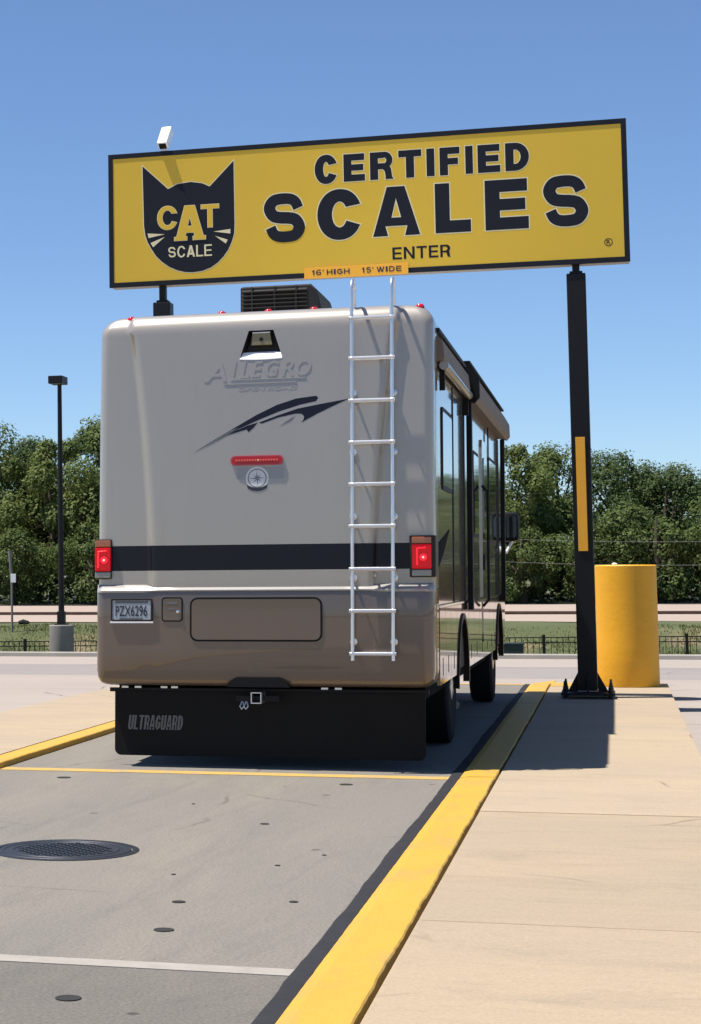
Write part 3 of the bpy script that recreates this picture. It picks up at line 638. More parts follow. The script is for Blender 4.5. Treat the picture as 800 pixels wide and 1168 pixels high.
# roof things
MB().box((-1.02, .5, ZT - .03), (1.02, 8.7, ZT + .006), 0, .004).build('roof_skin', 'roof_membrane', rv)
ac = MB(); ac.prism_yz([(.92, ZT), (.92, ZT + .30), (1.02, ZT + .325), (1.75, ZT + .325), (1.95, ZT + .22), (1.95, ZT)], -.325, .22)
ac.add([(.22, .92, ZT), (.22, .92, ZT + .30), (.27, 1.0, ZT + .27), (.305, 1.0, ZT + .12), (.315, 1.0, ZT), (.22, 1.95, ZT), (.22, 1.75, ZT + .325), (.27, 1.75, ZT + .27), (.305, 1.85, ZT + .12), (.315, 1.9, ZT), (.22, 1.02, ZT + .325)],
       [(0, 4, 3, 2, 1), (1, 2, 7, 6, 10), (2, 3, 8, 7), (3, 4, 9, 8), (5, 6, 7, 8, 9)])
aco = ac.build('air_conditioner', 'ac_shroud', rv)
for k in range(8): MB().prism_yz([(.885, ZT + .035 + k * .032), (.922, ZT + .050 + k * .032), (.922, ZT + .058 + k * .032), (.885, ZT + .043 + k * .032)], -.31, .205).build('louvre', 'ac_shroud', aco)
for x in (-.23, -.05, .12): MB().box((x - .006, .888, ZT + .02), (x + .006, .925, ZT + .30)).build('louvre_rib', 'ac_shroud', aco)
for x in (-1.02, -.32, .034, .375, 1.15):
    dz = 0 if abs(x) < 1.0 else -.012; zb = ZT - .024 + dz; yb = .085 if abs(x) < 1.1 else .10
    MB().lathe([(.034, 0), (.034, .010), (.030, .027), (.018, .038), (0, .041)], (x, yb, zb), 16).build('marker_light', 'red_dome', rv, smooth=True)
# tail lights
for s, x0, x1 in ((-1, -1.258, -1.135), (1, 1.075, 1.262)):
    hs = MB(); hs.box((x0, -.022, 1.392), (x1, .13, 1.692), 0, .012); tl = hs.build('tail_light', 'housing', rv)
    a, b = (x0 - .002, x1 - .004) if s < 0 else (x0 + .018, x1 - .03)
    MB().box((a, -.031, 1.634), (b, .11 if s < 0 else .0, 1.682), 0, .006).build('amber_lens', 'amber', tl)
    MB().box((a, -.036, 1.452), (b, .11 if s < 0 else .0, 1.628), 0, .010).build('red_lens', 'red_lens', tl)
    MB().box((a, -.031, 1.400), (b, .11 if s < 0 else .0, 1.446), 0, .006).build('clear_lens', 'clear_lens', tl)
    cx = (a + b) / 2
    g = MB(); g.tube([(cx - .032, -.0365, 1.48), (cx - .032, -.0365, 1.60), (cx + .030, -.0365, 1.605)], .006, 6); g.build('light_tube', 'red_lit', tl)
    MB().lathe([(.026, .0), (.024, -.004), (.010, -.006), (0, -.006)], (cx + .012, -.036, 1.535), 14, axis='y').build('bulb_glow', 'red_lit', tl)
    MB().lathe([(.008, .0), (.006, -.003), (0, -.004)], (cx + .012, -.042, 1.535), 10, axis='y').build('bulb', 'red_hot', tl)
PY = -.0435          # face of the proud middle panel of the upper cap
LY = -.0565          # face of the lower cap
def rp(name, x0, x1, z0, z1, rad, y0, y1, m_, parent=rv):
    return MB().prism_xz(rrect(x0, x1, z0, z1, rad), y0, y1).build(name, m_, parent)
def rring(name, x0, x1, z0, z1, rad, t, y, th, m_, parent=rv):
    v, fc = put(flat_shape([rrect(x0, x1, z0, z1, rad), rrect(x0 + t, x1 - t, z0 + t, z1 - t, max(.004, rad - t))]), y, th); return MB().add(v, fc).build(name, m_, parent)
# licence plate
lp = rp('licence_plate', -1.118, -.812, 1.082, 1.242, .012, LY - .012, LY + .01, 'plate')
MB().box((-1.13, LY - .016, 1.066), (-.80, LY + .005, 1.078)).build('plate_holder', 'white_plastic', lp)
rring('plate_frame', -1.124, -.806, 1.079, 1.246, .012, .012, LY - .014, .004, 'housing', lp)
MB().add(*fit(text_shape('PZX6296', .012), -1.088, -.845, 1.115, 1.195, LY - .0135)).build('plate_lettering', 'ink', lp)
MB().box((-1.09, LY - .0134, 1.212), (-.84, LY - .0124, 1.230)).build('plate_band', 'grey_print', lp)
MB().box((-1.06, LY - .0134, 1.092), (-.88, LY - .0124, 1.104)).build('plate_band', 'grey_print', lp)
# fuel door and storage door
fd = rp('filler_door', -.728, -.588, 1.086, 1.246, .018, LY - .006, LY + .01, 'paint_low'); rring('door_gap', -.738, -.578, 1.076, 1.256, .024, .009, LY - .0015, .006, 'gasket', fd)
MB().lathe([(.012, 0), (.012, -.008), (0, -.010)], (-.612, LY - .006, 1.15), 12, axis='y').build('lock', 'chrome', fd)
MB().box((-.70, LY - .0075, 1.205), (-.62, LY - .0062, 1.222)).build('door_print', 'grey_print', fd)
MB().box((-.69, LY - .0075, 1.165), (-.635, LY - .0062, 1.176)).build('door_print', 'grey_print', fd)
bd = rp('storage_door', -.510, .440, .945, 1.240, .045, LY - .008, LY + .012, 'paint_low'); rring('door_gap', -.524, .454, .931, 1.254, .058, .013, LY - .002, .008, 'gasket', bd)
# brake bar
bb = rp('brake_light', -.222, .170, 2.222, 2.294, .033, PY - .014, PY + .01, 'red_dome')
rp('brake_lens', -.212, .160, 2.230, 2.286, .027, PY - .018, PY - .0145, 'red_reflect', bb)
for k in range(16):
    x = -.175 + .30 * k / 15
    MB().lathe([(.0085, 0), (.007, -.004), (0, -.005)], (x, PY - .0185, 2.258), 8, axis='y').build('diode', 'red_soft' if k != 8 else 'amber_soft', bb)
# stickers below it
rp('grey_sticker', -.178, .173, 2.122, 2.210, .006, PY - .0004, PY + .004, 'sticker_tint')
st = MB().lathe([(.086, 0), (.086, -.0008), (0, -.0008)], (-.025, PY - .0002, 2.127), 28, axis='y').build('compass_sticker', 'sticker', rv)
g = MB()
for k in range(8):
    a = math.pi * k / 4; ln = .062 if k % 2 == 0 else .042
    g.add([(-.025 + ln * math.cos(a), PY - .0014, 2.127 + ln * math.sin(a)), (-.025 + .014 * math.cos(a + .5), PY - .0014, 2.127 + .014 * math.sin(a + .5)), (-.025, PY - .0014, 2.127)], [(0, 1, 2)])
g.build('compass_star', 'ink', st)
v, fc = put(flat_shape([[(-.025 + .070 * math.cos(R(a)), 2.127 + .070 * math.sin(R(a))) for a in range(0, 360, 12)], [(-.025 + .063 * math.cos(R(a)), 2.127 + .063 * math.sin(R(a))) for a in range(0, 360, 12)]]), PY - .0014, .0002); MB().add(v, fc).build('compass_ring', 'grey_print', st)
bn = [(-.095, 2.052), (-.06, 2.035), (-.025, 2.030), (.01, 2.035), (.045, 2.052), (.053, 2.082), (.015, 2.062), (-.025, 2.056), (-.065, 2.062), (-.103, 2.082)]
v, fc = put(flat_shape([bn]), PY - .0018, .0003); MB().add(v, fc).build('sticker_banner', 'ink', st)
# swoosh graphic
UP = [(-.504, 2.327), (-.352, 2.416), (-.194, 2.505), (-.036, 2.593), (.12, 2.665), (.26, 2.707), (.383, 2.721), (.413, 2.722), (.424, 2.708), (.41, 2.684), (.29, 2.66), (.135, 2.615), (-.006, 2.561), (-.163, 2.496), (-.321, 2.415)]
LO = [(-.014, 2.538), (.119, 2.585), (.274, 2.633), (.443, 2.662), (.649, 2.694), (.519, 2.637), (.411, 2.587), (.3, 2.529), (.318, 2.552), (.320, 2.572), (.312, 2.587), (.296, 2.595), (.258, 2.596), (.134, 2.572), (.009, 2.53)]
HK = [(-.25, 2.449), (-.179, 2.486), (-.1, 2.517), (-.02, 2.540), (-.053, 2.501), (-.091, 2.468), (-.104, 2.49), (-.17, 2.472)]
TK = [(.133, 2.503), (.211, 2.555), (.258, 2.584), (.226, 2.546)]
for k, (lp_, m_) in enumerate(((UP, 'graphic'), (LO, 'graphic'), (HK, 'graphic'), (TK, 'graphic_fade'))):
    v, fc = put(flat_shape([lp_]), PY - .0004 - .0003 * k, .0002); MB().add(v, fc).build('swoosh', m_, rv)
FD = [(-.504, 2.327), (-.352, 2.400), (-.25, 2.455), (-.16, 2.505), (-.22, 2.487), (-.352, 2.413)]
v, fc = put(flat_shape([FD]), PY - .0016, .0002); MB().add(v, fc).build('swoosh_tail', 'graphic_fade', rv)
# raised lettering on the tail
def emboss(txt, x0, x1, z0, z1, th=.006, off=.012, sh=.25): 
    MB().add(*fit(text_shape(txt, off, sh), x0, x1, z0, z1, PY, th)).build('raised_lettering', 'paint', rv)
emboss('A', -.425, -.255, 2.852, 2.990); emboss('L', -.228, -.155, 2.852, 3.000); emboss('L', -.150, -.085, 2.872, 3.000); [emboss(c_, a_, a_ + w_, 2.878, 2.996) for c_, a_, w_ in (('E', -.070, .085), ('G', .035, .100), ('R', .155, .090), ('O', .262, .112))]
for x0, x1, z in ((-.215, .335, 2.858), (-.275, .265, 2.828)): MB().box((x0, PY - .004, z), (x1, PY + .002, z + .008)).build('raised_line', 'paint', rv)
emboss('OPEN ROAD', -.166, .269, 2.775, 2.805, .003)
# rear camera in a recess of the cap
HB = [(-.16, 3.018), (.16, 3.018), (.092, 3.226), (-.092, 3.226)]
g = MB(); yb = PY + .085
g.add([(x, PY, z) for x, z in HB] + [(x * .85, yb, z) for x, z in HB], [(1, 5, 6, 2), (2, 6, 7, 3), (3, 7, 4, 0), (4, 5, 6, 7)])
ch_ = g.build('camera_recess', 'housing', rv, norm=False)
g = MB(); g.prism_xz([(-.075, 3.118), (.080, 3.118), (.064, 3.205), (-.066, 3.205)], PY + .012, PY + .06); g.build('camera_bezel', 'bezel_brass', ch_)
MB().box((-.066, PY + .008, 3.206), (.064, PY + .05, 3.214)).build('bezel_top', 'white_plastic', ch_)
MB().lathe([(.014, 0), (.014, -.006), (0, -.007)], (0, PY + .012, 3.160), 14, axis='y').build('lens', 'gasket', ch_)
g = MB(); n = 12; pts = []
for k in range(n + 1):
    x = -.158 + .316 * k / n; e = 1 - (x / .158) ** 2; pts += [(x, PY + .004, 3.010), (x, PY - .002 - .002 * e, 3.012 - .006 * e), (x, PY - .002 - .0015 * e, 3.020), (x * .96, PY + .030, 3.066), (x * .9, PY + .08, 3.075)]
g.add(pts, [(5 * k + q, 5 * k + 5 + q, 5 * k + 6 + q, 5 * k + 1 + q) for k in range(n) for q in range(4)]); g.build('recess_sill', 'white_plastic', ch_, smooth=True)  # white colour stands in for the sun falling on the sill
# ladder
LYD = -.135
ld = MB(); XL, XR = .680, .968
for x in (XL, XR):
    pts = [(x, LYD, .80), (x, LYD, 3.40)] + [(x, LYD + .075 - .075 * math.cos(R(a)), 3.49 + .075 * math.sin(R(a))) for a in range(0, 181, 20)] + [(x, LYD + .15, 3.42), (x, LYD + .17, ZT + .002)]
    ld2 = MB().tube(pts, .0135, 10)
    rail = ld2.build('ladder_rail', 'alu', rv, smooth=True)
    for z in (2.732, 2.30, 1.832, 1.388, .931):
        yb = PY if z > 1.33 else LY
        if x > xcr(z) + .02 and z > 1.33: yb = PY + .042
        MB().lathe([(.010, LYD), (.010, yb - .010), (.026, yb - .008), (.026, yb + .004)], (x, 0, z), 12, axis='y').build('standoff', 'alu', rail, smooth=True)
for z in (3.274, 2.978, 2.669, 2.365, 2.062, 1.760, 1.453, 1.153, .847):
    MB().tube([(XL - .022, LYD, z), (XR + .022, LYD, z)], .0145, 10).build('ladder_rung', 'alu', rv, smooth=True)
# mud guard, hitch
g = MB(); g.prism_xz([(-1.145, .55)] + [(-1.145 + .05 - .05 * math.cos(R(a)), .072 + .05 - .05 * math.sin(R(a))) for a in range(0, 91, 15)] + [(1.165 - .05 + .05 * math.sin(R(a)), .072 + .05 - .05 * math.cos(R(a))) for a in range(0, 91, 15)] + [(1.165, .55)], .15, .162)
mg = g.build('mud_guard', 'guard', rv)
gw = word('ULTRAGUARD', -1.045, -.628, .265, .372, .145, .148, 'guard_lettering', 'grey_print', mg, .1)
for v in gw.data.vertices: v.co.x += .12 * (v.co.z - .265)
MB().box((-1.19, .168, .545), (1.19, .20, .575)).build('guard_bar', 'black_paint', mg)
MB().prism_xz([(-.25, .60), (-.20, .655), (-.17, .668), (.14, .668), (.17, .655), (.215, .60)], -.0625, .06).build('hitch_cutout_shade', 'gasket', rv)  # slightly proud black block painting the shade of the cutout
hc = MB(); hc.box((-.078, -.02, .478), (.0, .5, .485)); hc.box((-.078, -.02, .553), (.0, .5, .56)); hc.box((-.078, -.02, .486), (-.071, .5, .552)); hc.box((-.007, -.02, .486), (0, .5, .552))
ht = hc.build('hitch_receiver', 'alu', rv)
MB().box((-.0705, .10, .4855), (-.0075, .11, .5525)).build('receiver_shade', 'hole_shade', ht)  # black plate standing for the shade inside the open tube
for x in (-.125, -.155): MB().tube([(x, .05, .49), (x - .012, .03, .455), (x + .004, .02, .435), (x + .018, .03, .455), (x + .008, .05, .485)], .006, 6).build('chain_hook', 'alu', ht)
MB().box((-.2, .05, .49), (.12, .07, .53)).build('hitch_plate', 'black_paint', ht)
for x in (-1.08, -.98, -.78, -.70, .42, .52): MB().box((x, .10, .578), (x + .05, .12, .592)).build('bracket', 'alu', rv)  # bright bits standing for light seen through the gap above the guard
# underbody; the broad dark box is added to block light
MB().box((-1.15, .30, .50), (1.15, 9.0, .64)).build('underbody_light_block', 'underbody', rv)
for x in (-.5, .5): MB().box((x - .05, .2, .40), (x + .05, 8.9, .50)).build('frame_beam', 'underbody', rv)
for y in (2.55, 7.95): MB().tube([(-1.0, y, .47), (1.0, y, .47)], .07, 10).build('axle', 'underbody', rv)
MB().tube([(.95, 3.35, .42), (1.04, 3.2, .36), (1.16, 3.02, .28)], .035, 10).build('exhaust_pipe', 'alu', rv, smooth=True)
MB().box((-.9, 3.6, .34), (.9, 5.4, .52), 0, .03).build('holding_tank', 'underbody', rv)
# wheels (no lean)
WH = []
def wheel(x, y, s):
    prof = [(.29, -.11), (.36, -.125), (.43, -.12), (.462, -.10), (.468, -.05), (.468, .05), (.462, .10), (.43, .12), (.36, .125), (.29, .11)]
    ty = MB().lathe(prof, (x, y, .468), 40, axis='x').build('tyre', 'tyre', rv, smooth=True)
    d = .09 * s
    MB().lathe([(.295, d * 1.15), (.285, d), (.25, d * .7), (.22, d * .5), (.12, d * .6), (.11, d * 1.3), (.06, d * 1.4), (0, d * 1.4)], (x, y, .468), 28, axis='x').build('rim', 'rim', ty, smooth=True)
    WH.append(ty)
for s in (-1, 1):
    wheel(s * 1.04, 2.55, s); wheel(s * .76, 2.55, s); wheel(s * 1.06, 7.95, s)
# flanks: lower doors, arches, trim, windows, awnings
def arch_cut(y):   # height of the lower skirt edge at y
    for c in (2.62, 7.95):
        d = abs(y - c)
        if d < .60: return .50 + math.sqrt(max(0, .60 ** 2 - d * d)) * .97
    return .60
for s in (-1, 1):
    edges = [.36, .88, 1.36, 1.98, 3.26, 3.95, 4.7, 5.45, 6.2, 6.9, 7.31, 8.59, 9.1]
    for a, b in zip(edges, edges[1:]):
        ysub = [a + .006 + (b - a - .012) * k / 16 for k in range(17)]
        g = MB(); top = 1.160
        prof = [(y, max(.60, arch_cut(y))) for y in ysub]
        pts = [(ysub[0], top)] + prof + [(ysub[-1], top)]
        x0, x1 = sorted((s * (W - .02), s * (W + .004)))
        panel = g.prism_yz(pts, x0, x1).build('side_panel', 'paint_low_side', rv)
        if b - a < .8 and not (1.9 < (a + b) / 2 < 3.3):
            x0, x1 = sorted((s * (W + .0035), s * (W + .006)))
            MB().box((x0, (a + b) / 2 - .012, .66), (x1 if s > 0 else x1, (a + b) / 2 + .012, .79)).build('latch', 'gasket', panel)
    x0, x1 = sorted((s * (W - .03), s * (W + .014)))
    MB().box((x0, .352, 1.163), (x1, 9.1, 1.187), 0, .004).build('trim_rail', 'chrome', rv)
    x0, x1 = sorted((s * (W - .05), s * (W - .025)))
    MB().box((x0, .352, .62), (x1, 9.1, 1.16)).build('skirt_backing', 'gasket', rv)
    for c in (2.62, 7.95):
        g = MB(); seg = 20; pts = []
        for k in range(seg + 1):
            a = math.pi * k / seg; zz_ = .50 + .58 * math.sin(a) if 0 < k < seg else .47
            for rr, dx in ((.60, .004), (.60, .016), (.555, .015), (.555, -.04)):
                pts.append((s * (W + dx), c + rr * math.cos(a), .50 + rr * .97 * math.sin(a) - (.02 if k in (0, seg) else 0)))
        g.add(pts, [(4 * k + q, 4 * k + 4 + q, 4 * k + 5 + q, 4 * k + 1 + q) for k in range(seg) for q in range(3)])
        g.build('wheel_arch', 'housing', rv, smooth=True)
def window(y0, y1, z0, z1, s=1, rad=.06, nm='window'):
    ring = rrect(y0, y1, z0, z1, rad, 4); inn = rrect(y0 + .035, y1 - .035, z0 + .035, z1 - .035, rad * .6, 4)
    def ex(pts, xa, xb, m_, name, parent):
        a, b = sorted((s * xa, s * xb)); return MB().prism_yz(pts, a, b).build(name, m_, parent)
    fr = ex(ring, W - .01, W + .005, 'gasket', nm, rv); ex(inn, W + .0055, W + .007, 'glass', 'pane', fr); return fr
window(.72, 1.62, 2.05, 2.68); window(4.05, 4.75, 1.75, 2.55); window(6.35, 7.55, 1.72, 2.62)
for a, b in ((.9, 1.9), (3.4, 5.0), (5.6, 6.9), (7.9, 8.75)): window(a, b, 1.85, 2.6, -1)
# entrance door
dr = MB(); dr.prism_yz(rrect(5.15, 5.95, .75, 2.72, .08, 5), W - .005, W + .012); do = dr.build('entrance_door', 'paint_side', rv)
MB().prism_yz(rrect(5.30, 5.80, 1.75, 2.55, .06, 4), W + .0125, W + .02).build('door_window', 'glass', do)
MB().tube([(W + .02, 4.98, 1.1), (W + .075, 4.98, 1.16), (W + .075, 4.98, 2.2), (W + .02, 4.98, 2.26)], .014, 8).build('grab_handle', 'gasket', do)
MB().box((W + .0125, 5.18, 1.45), (W + .03, 5.26, 1.6)).build('door_handle', 'gasket', do)
# slide-out edges
for y in (1.78, 3.0): MB().box((W - .008, y - .03, 1.19), (W + .002, y + .03, 2.92)).build('slide_trim', 'gasket', rv)
g = MB(); g.prism_yz([(.352, 1.46), (.352, 1.64), (.9, 1.70), (1.35, 1.76), (.80, 1.58)], W - .008, W + .0022); g.build('side_graphic', 'graphic_matt', rv)
# awnings on the right flank
g = MB(); g.prism_xz([(W - .02, 2.99), (W + .045, 2.99), (W + .055, 3.02), (W + .04, 3.14), (W - .02, 3.20)], .37, 3.05); aw = g.build('slide_topper', 'awning_fabric', rv)
MB().tube([(W + .045, .42, 2.96), (W + .045, 3.0, 2.96)], .035, 12).build('roller', 'awning_case', aw, smooth=True)
MB().box((W - .10, .36, 3.205), (W + .02, 3.05, 3.235), 0, .006).build('gutter', 'gasket', aw)
for y in (.50, 2.92): MB().box((W + .005, y - .02, 2.78), (W + .045, y + .02, 2.955)).build('bracket', 'gasket', aw)
g = MB(); g.prism_xz([(W - .02, 2.95), (W + .08, 2.92), (W + .115, 2.96), (W + .11, 3.10), (W + .06, 3.19), (W - .02, 3.23)], 3.16, 8.5); aw = g.build('patio_awning', 'awning_fabric', rv)
g = MB(); g.prism_xz([(W - .03, 2.93), (W + .085, 2.90), (W + .13, 2.95), (W + .125, 3.11), (W + .07, 3.21), (W - .03, 3.25)], 3.10, 3.158); g.build('end_cap', 'gasket', aw)
MB().box((W - .10, 3.10, 3.255), (W + .05, 8.5, 3.275), 0, .004).build('gutter', 'gasket', aw)
for y in (3.20, 8.42): MB().box((W + .008, y - .055, 1.10), (W + .055, y + .055, 2.93), 0, .008).build('awning_arm', 'gasket', aw)
MB().box((W + .008, 6.05, 1.3), (W + .022, 6.11, 2.9), 0, .006).build('awning_arm', 'gasket', aw)
# mirror
g = MB(); g.box((W - .03, 9.28, 1.78), (W + .17, 9.42, 2.13), 0, .065); mr_ = g.build('side_mirror', 'gasket', rv, smooth=True)
MB().prism_xz(rrect(W + .0, W + .14, 1.83, 2.08, .04), 9.272, 9.285).build('mirror_glass', 'mirror_dark', mr_)
MB().tube([(W - .1, 9.15, 1.68), (W + .02, 9.30, 1.66), (W + .09, 9.33, 1.80)], .018, 8).build('mirror_arm', 'white_plastic', mr_, smooth=True)
# slight lean of the whole body on its springs
LEAN = .0145
def walk_(o):
    yield o
    for c in o.children: yield from walk_(c)
wheels = {id(q.data) for wv in WH for q in walk_(wv)}
for o in list(walk_(rv)):
    if o.type == 'MESH' and id(o.data) not in wheels:
        for v in o.data.vertices: 
            v.co.x += LEAN * (v.co.z - .7)
            if v.co.z > 1.36: v.co.y += .05 * ((v.co.z - 1.36) / 2.0) ** 1.7 * max(0, min(1, (.33 - v.co.y) / .3))

# ------------------------------------------------------------------ far edge: lamp, fence, small things
lm = thing('parking_lot_lamp', 'tall black parking lot lamp on round concrete base left of the motorhome', 'street lamp', (-10.83, 38, -.92))
MB().lathe([(.245, 0), (.25, .02), (.25, 1.33), (.238, 1.345), (0, 1.345)], seg=40).build('concrete_base', 'concrete', lm, smooth=True)
MB().box((-.12, -.12, 1.346), (.12, .12, 1.375), 0, .004).build('base_plate', 'black_paint', lm)
MB().box((-.075, -.075, 1.376), (.075, .075, 1.62), 0, .01).build('base_cover', 'black_paint', lm)
MB().tube([(0, 0, 1.62), (0, 0, 6.28)], [.062, .045], 12).build('pole', 'black_paint', lm, smooth=True)
g = MB(); g.box((-.15, -.34, 6.26), (.15, .10, 6.42), 0, .015); hd = g.build('lamp_head', 'black_paint', lm)
MB().box((-.11, -.31, 6.252), (.11, -.02, 6.2595)).build('lens', 'clear_lens', hd)

fn = thing('metal_fence', 'low black metal picket fence in the dip beyond the far kerb', 'fence', (0, 40.2, 0))
FX0, FX1 = -16.5, 6.5
fz = lambda x: .02 + .010 * (x + 12)
def sbar(mb, x0, x1, z, h, d): mb.add([(x0, -d, fz(x0) + z), (x1, -d, fz(x1) + z), (x1, d, fz(x1) + z), (x0, d, fz(x0) + z), (x0, -d, fz(x0) + z + h), (x1, -d, fz(x1) + z + h), (x1, d, fz(x1) + z + h), (x0, d, fz(x0) + z + h)], [(0, 3, 2, 1), (4, 5, 6, 7), (0, 1, 5, 4), (1, 2, 6, 5), (2, 3, 7, 6), (3, 0, 4, 7)])
for z in (-.02, -.12, -.85):
    g = MB(); sbar(g, FX0, FX1, z, .020, .012); g.build('fence_rail', 'fence_black', fn)
g = MB(); x = FX0 + .06
while x < FX1: g.box((x - .006, -.006, fz(x) - .92), (x + .006, .006, fz(x) + .0)); x += .115
o = g.build('pickets', 'fence_black', fn); o['kind'] = 'stuff'
x = -15.0
while x < FX1:
    MB().box((x - .03, -.03, -1.15), (x + .03, .03, fz(x) + .05), 0, .004).build('fence_post', 'fence_black', fn); x += 2.72
ub = thing('utility_box', 'dark green utility box in front of the fence right of the motorhome', 'utility box', (-1.96, 39.5, -.95))
MB().box((-.19, -.16, 0), (.19, .16, .95), 0, .015).build('cabinet', 'dark_green', ub)
MB().box((-.205, -.175, .951), (.205, .175, .985), 0, .008).build('lid', 'dark_green', ub)
sp_ = thing('marker_post', 'thin grey marker post with small white placard on the bank at left', 'post', (-14.7, 47, -.05))
MB().tube([(0, 0, 0), (0, 0, 1.2), (-.03, 0, 1.75), (-.05, 0, 2.12)], [.03, .03, .035, .05], 8).build('stake', 'concrete', sp_, smooth=True)
MB().box((-.015, -.045, 1.31), (.12, -.03, 1.53), 0, .004).build('placard', 'white_plastic', sp_)
g = MB(); g.tube([(-.14, 0, .04), (-.02, .02, .06), (.13, 0, .04)], [.05, .075, .05], 8)
tag(g.build('dark_log', 'gasket'), 'short dark log lying on the bank near the thin marker post', 'log').location = (-14.88, 48.6, .16)
rb = random.Random(11)
for k, (x, y, s_) in enumerate(((1.65, 36.6, .11), (1.98, 36.66, .075))):
    bm = bmesh.new(); bmesh.ops.create_icosphere(bm, subdivisions=2, radius=1)
    vv = [tuple(v.co * (s_ * rb.uniform(.8, 1.15))) for v in bm.verts]; g = MB(); g.add([(a * 1.4, b, c * .8) for a, b, c in vv], [[v.index for v in q.verts] for q in bm.faces]); bm.free()
    o = g.build('pale_rock', 'rock', smooth=True); o.location = (x, y, -.09)
    tag(o, ['larger pale rock lying behind the far kerb right of the pillar', 'smaller pale rock beside the larger one behind the far kerb'][k], 'rock', 'pale rocks behind the far kerb')
# overhead wires between two poles
pa, pb = Vector((-9.5, 70, .2)), Vector((15.0, 70, .2))
for p, lb in ((pa, 'wooden utility pole behind the motorhome before the trees'), (pb, 'wooden utility pole before the trees out at the right')):
    up = thing('utility_pole', lb, 'utility pole', p, 'utility poles before the trees')
    MB().tube([(0, 0, -.1), (0, 0, 3.6)], [.11, .09], 10).build('pole', 'bark', up, smooth=True)
    MB().box((-.05, -.09, 1.9), (.05, .09, 2.2)).build('wire_clamp', 'concrete', up)
for zc, lb in ((3.05, 'upper thin overhead wire crossing in front of the right trees'), (2.25, 'lower thin overhead wire crossing in front of the right trees')):
    pts = [(pa.x + (pb.x - pa.x) * t / 16, 69.9, zc - .62 * (1 - ((t - 8) / 8) ** 2)) for t in range(17)]
    tag(MB().tube(pts, .006, 5).build('overhead_wire', 'wire'), lb, 'wire', 'overhead wires')

# ------------------------------------------------------------------ trees
def crown_mesh(name, seed, rx, rz_, nleaf, m_, zc, lobes=16, size=(.09, .20), skirt=.15):
    rn = random.Random(seed); L = []
    for k in range(lobes):
        a = rn.uniform(0, 2 * math.pi); h = rn.uniform(-1, 1); q = math.sqrt(max(0, 1 - h * h)) * rn.uniform(.55, .98)
        L.append((Vector((rx * q * math.cos(a), rx * q * math.sin(a), zc + rz_ * h * .82)), rn.choice((.2, .26, .32, .40)) * rn.uniform(.8, 1.15) * rx * (1 - .2 * abs(h))))
    L.append((Vector((0, 0, zc)), rx * .5))
    vs_ = []; fs = []
    for i in range(nleaf):
        c, rr = L[rn.randrange(len(L))]
        d = Vector((rn.gauss(0, 1), rn.gauss(0, 1), rn.gauss(0, 1))).normalized()
        # leaves sit in small sprays near the surface of each lobe
        k = int((d.x + 1) * 4) * 37 + int((d.y + 1) * 4) * 11 + int((d.z + 1) * 4) + seed
        wob = .80 + .35 * math.sin(k * 12.9898)
        p = c + d * rr * (wob * .5 + .58) * (1.15 - .45 * rn.random() ** 2); p.z += rn.gauss(0, .05)
        if p.z < skirt: p.z = skirt + rn.random() * .5
        s_ = rn.uniform(*size); nrm = (d + Vector((rn.uniform(-.8, .8), rn.uniform(-.8, .8), rn.uniform(-.2, 1.0)))).normalized()
        a = nrm.orthogonal().normalized(); a = (Matrix.Rotation(rn.uniform(0, 6.28), 3, nrm) @ a); b = nrm.cross(a)
        o = len(vs_); vs_ += [p - a * s_ * .5, p + b * s_ * .28, p + a * s_ * .5 + nrm * s_ * .08, p - b * s_ * .28]; fs.append((o, o + 1, o + 2, o + 3))
    me = bpy.data.meshes.new(name); me.from_pydata([tuple(v) for v in vs_], [], fs); me.materials.append(M[m_]); return me, L
def trunk_mesh(name, seed, L, h, rad):
    rn = random.Random(seed + 99); mb = MB()
    mb.tube([(0, 0, -.1), (rn.uniform(-.1, .1), rn.uniform(-.1, .1), h * .35), (rn.uniform(-.2, .2), 0, h * .65), (0, 0, h * .9)], [rad * 1.3, rad, rad * .7, rad * .25], 9)
    for c, rr in L[:26]:
        z0 = h * rn.uniform(.25, .6); mb.tube([(0, 0, z0), (c.x * .5, c.y * .5, (z0 + c.z) / 2 + .1), tuple(c)], [rad * .45, rad * .26, rad * .1], 5)
    o = mb.build(name, 'bark', smooth=True); me = o.data; bpy.data.objects.remove(o); return me
KIND = []
for sd_, rx, rz_, zc, n, m_, lob, h in ((1, 2.5, 3.4, 4.2, 28000, 'leaf_mid', 33, 6.8), (2, 2.3, 3.0, 3.7, 26000, 'leaf_light', 31, 6.0), (3, 2.6, 3.1, 3.8, 28000, 'leaf_dark', 33, 6.2), (4, 2.0, 2.5, 3.0, 16000, 'leaf_mid', 24, 5.0), (5, 1.7, 1.9, 2.1, 13000, 'leaf_mid', 20, 3.6)):
    cm, L = crown_mesh('crown', sd_ * 7, rx, rz_, n, m_, zc, lob); KIND.append((cm, trunk_mesh('trunk', sd_, L, h, .16)))
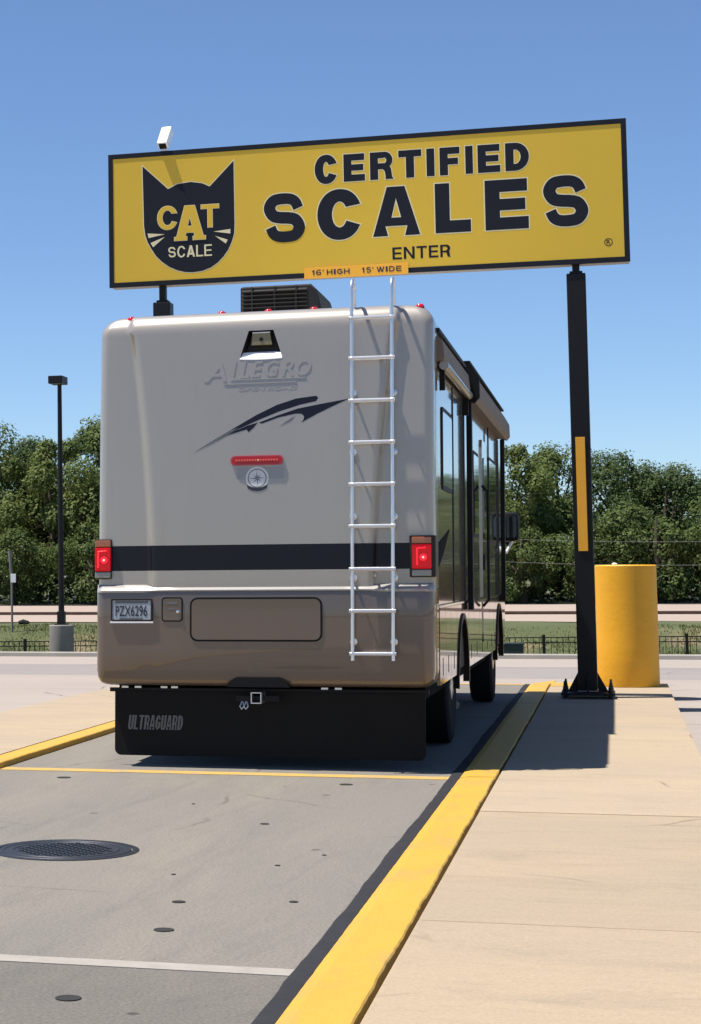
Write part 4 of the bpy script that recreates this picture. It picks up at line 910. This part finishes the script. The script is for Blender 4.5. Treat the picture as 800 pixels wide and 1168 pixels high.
TREES = [  # x, y, kind, scale, rot, label
    (-27.0, 82, 0, 1.07, .3, 'tall broad green tree cut by the left edge of the picture'),
    (-25.0, 84, 2, 1.09, 2.1, 'dark green tree left of the lamp pole at the left'),
    (-23.4, 81, 1, 1.12, 4.0, 'lighter green tree behind the lamp pole at the left'),
    (-21.5, 83, 0, 1.08, 1.2, 'green tree between the lamp pole and the motorhome'),
    (-4.3, 80, 1, 1.0, 5.1, 'light green tree just right of the motorhome'),
    (-2.2, 83, 0, .86, .9, 'green tree left of the right sign post'),
    (.2, 84, 2, .90, 3.3, 'dark green tree rising behind the yellow pillar'),
    (2.1, 82, 2, .80, 5.6, 'dark green tree right of the yellow pillar'),
    (4.3, 79, 3, .86, 2.6, 'small lighter tree cut by the right edge of the picture'),
    (-.7, 77.5, 4, .95, 1.1, 'low rounded bush tree in front of the trees near the sign post'),
    (1.6, 77.8, 4, 1.0, 4.2, 'low rounded bush tree behind the right side of the pillar'),
    (-3.4, 77.2, 4, .80, 2.9, 'low bushy tree at the foot of the light green tree beside the motorhome'),
    (-20.6, 77.5, 4, .9, 3.6, 'low light green bush tree touching the left flank of the motorhome'),
    (-24.2, 77.6, 4, .85, .4, 'low bush tree at the foot of the trees left of the lamp'),
]
for x, y, k, s_, ro, lb in TREES:
    t = thing('broadleaf_tree', lb, 'tree', (x, y, .22), 'trees along the far side'); t.rotation_euler = (0, 0, ro); t.scale = (s_, s_, s_)
    for nm, me in (('crown', KIND[k][0]), ('trunk', KIND[k][1])):
        o = bpy.data.objects.new(nm, me); col.objects.link(o); o.parent = t
# the mass of wood and brush behind and below them
rn = random.Random(77); vs_ = []; fs = []
for i in range(50000):
    x = rn.uniform(-42, 30); t = rn.random()
    if i % 2:
        hgt = 4.2 + 1.1 * math.sin(x * .55) + .7 * math.sin(x * 1.37 + 1) + (2.2 if x > 6 else -.2 if x > -6 else 1.8 if x < -19 else 1.6); y = 86.5 + rn.uniform(-1.2, 2) + .6 * math.sin(x * 2.1); z = .3 + hgt * math.sqrt(t)
    else:
        hgt = 1.3 + .5 * math.sin(x * .8 + 2) + .4 * math.sin(x * 2.3); y = 79.5 + rn.uniform(-.9, 2.2) + .5 * math.sin(x * 1.7); z = .25 + hgt * t
    p = Vector((x, y, z)); s_ = rn.uniform(.22, .42) if i % 2 else rn.uniform(.14, .28)
    nrm = Vector((rn.gauss(0, .6), rn.gauss(-.4, .6), rn.gauss(.4, .6))).normalized(); a = nrm.orthogonal().normalized(); a = Matrix.Rotation(rn.uniform(0, 6.28), 3, nrm) @ a; b = nrm.cross(a)
    o = len(vs_); vs_ += [tuple(p - a * s_ * .5), tuple(p + b * s_ * .3), tuple(p + a * s_ * .5), tuple(p - b * s_ * .3)]; fs.append((o, o + 1, o + 2, o + 3))
g = MB(); g.add(vs_, fs)
tag(g.build('woodland', 'leaf_dark', norm=False), 'dense dark wood and brush behind the single trees', 'woodland', kind='stuff')
# grass blades on the bank
vs_ = []; fs = []
for i in range(52000):
    y = 37.2 + 10.9 * rn.random(); x = rn.uniform(-.38 * y - 1.2, .12 * y + 1.5)
    if -.25 * y < x < -.06 * y: continue
    bare = math.sin(x * .7 + 2.0) * math.sin(y * .55 + .3) + .5 * math.sin(x * 2.1)
    if y > 46 and bare > .25 and rn.random() < .8: continue
    z = tz(y, x) - .01; h = rn.uniform(.03, .09); a = rn.uniform(0, 3.14); dx, dy = .014 * math.cos(a), .014 * math.sin(a)
    o = len(vs_); vs_ += [(x - dx, y - dy, z), (x + dx, y + dy, z), (x + rn.uniform(-.05, .05), y + rn.uniform(-.05, .05), z + h)]; fs.append((o, o + 1, o + 2))
g = MB(); g.add(vs_, fs)
tag(g.build('grass', 'blade', norm=False), 'short green grass on the bank beyond the far kerb', 'grass', kind='stuff')
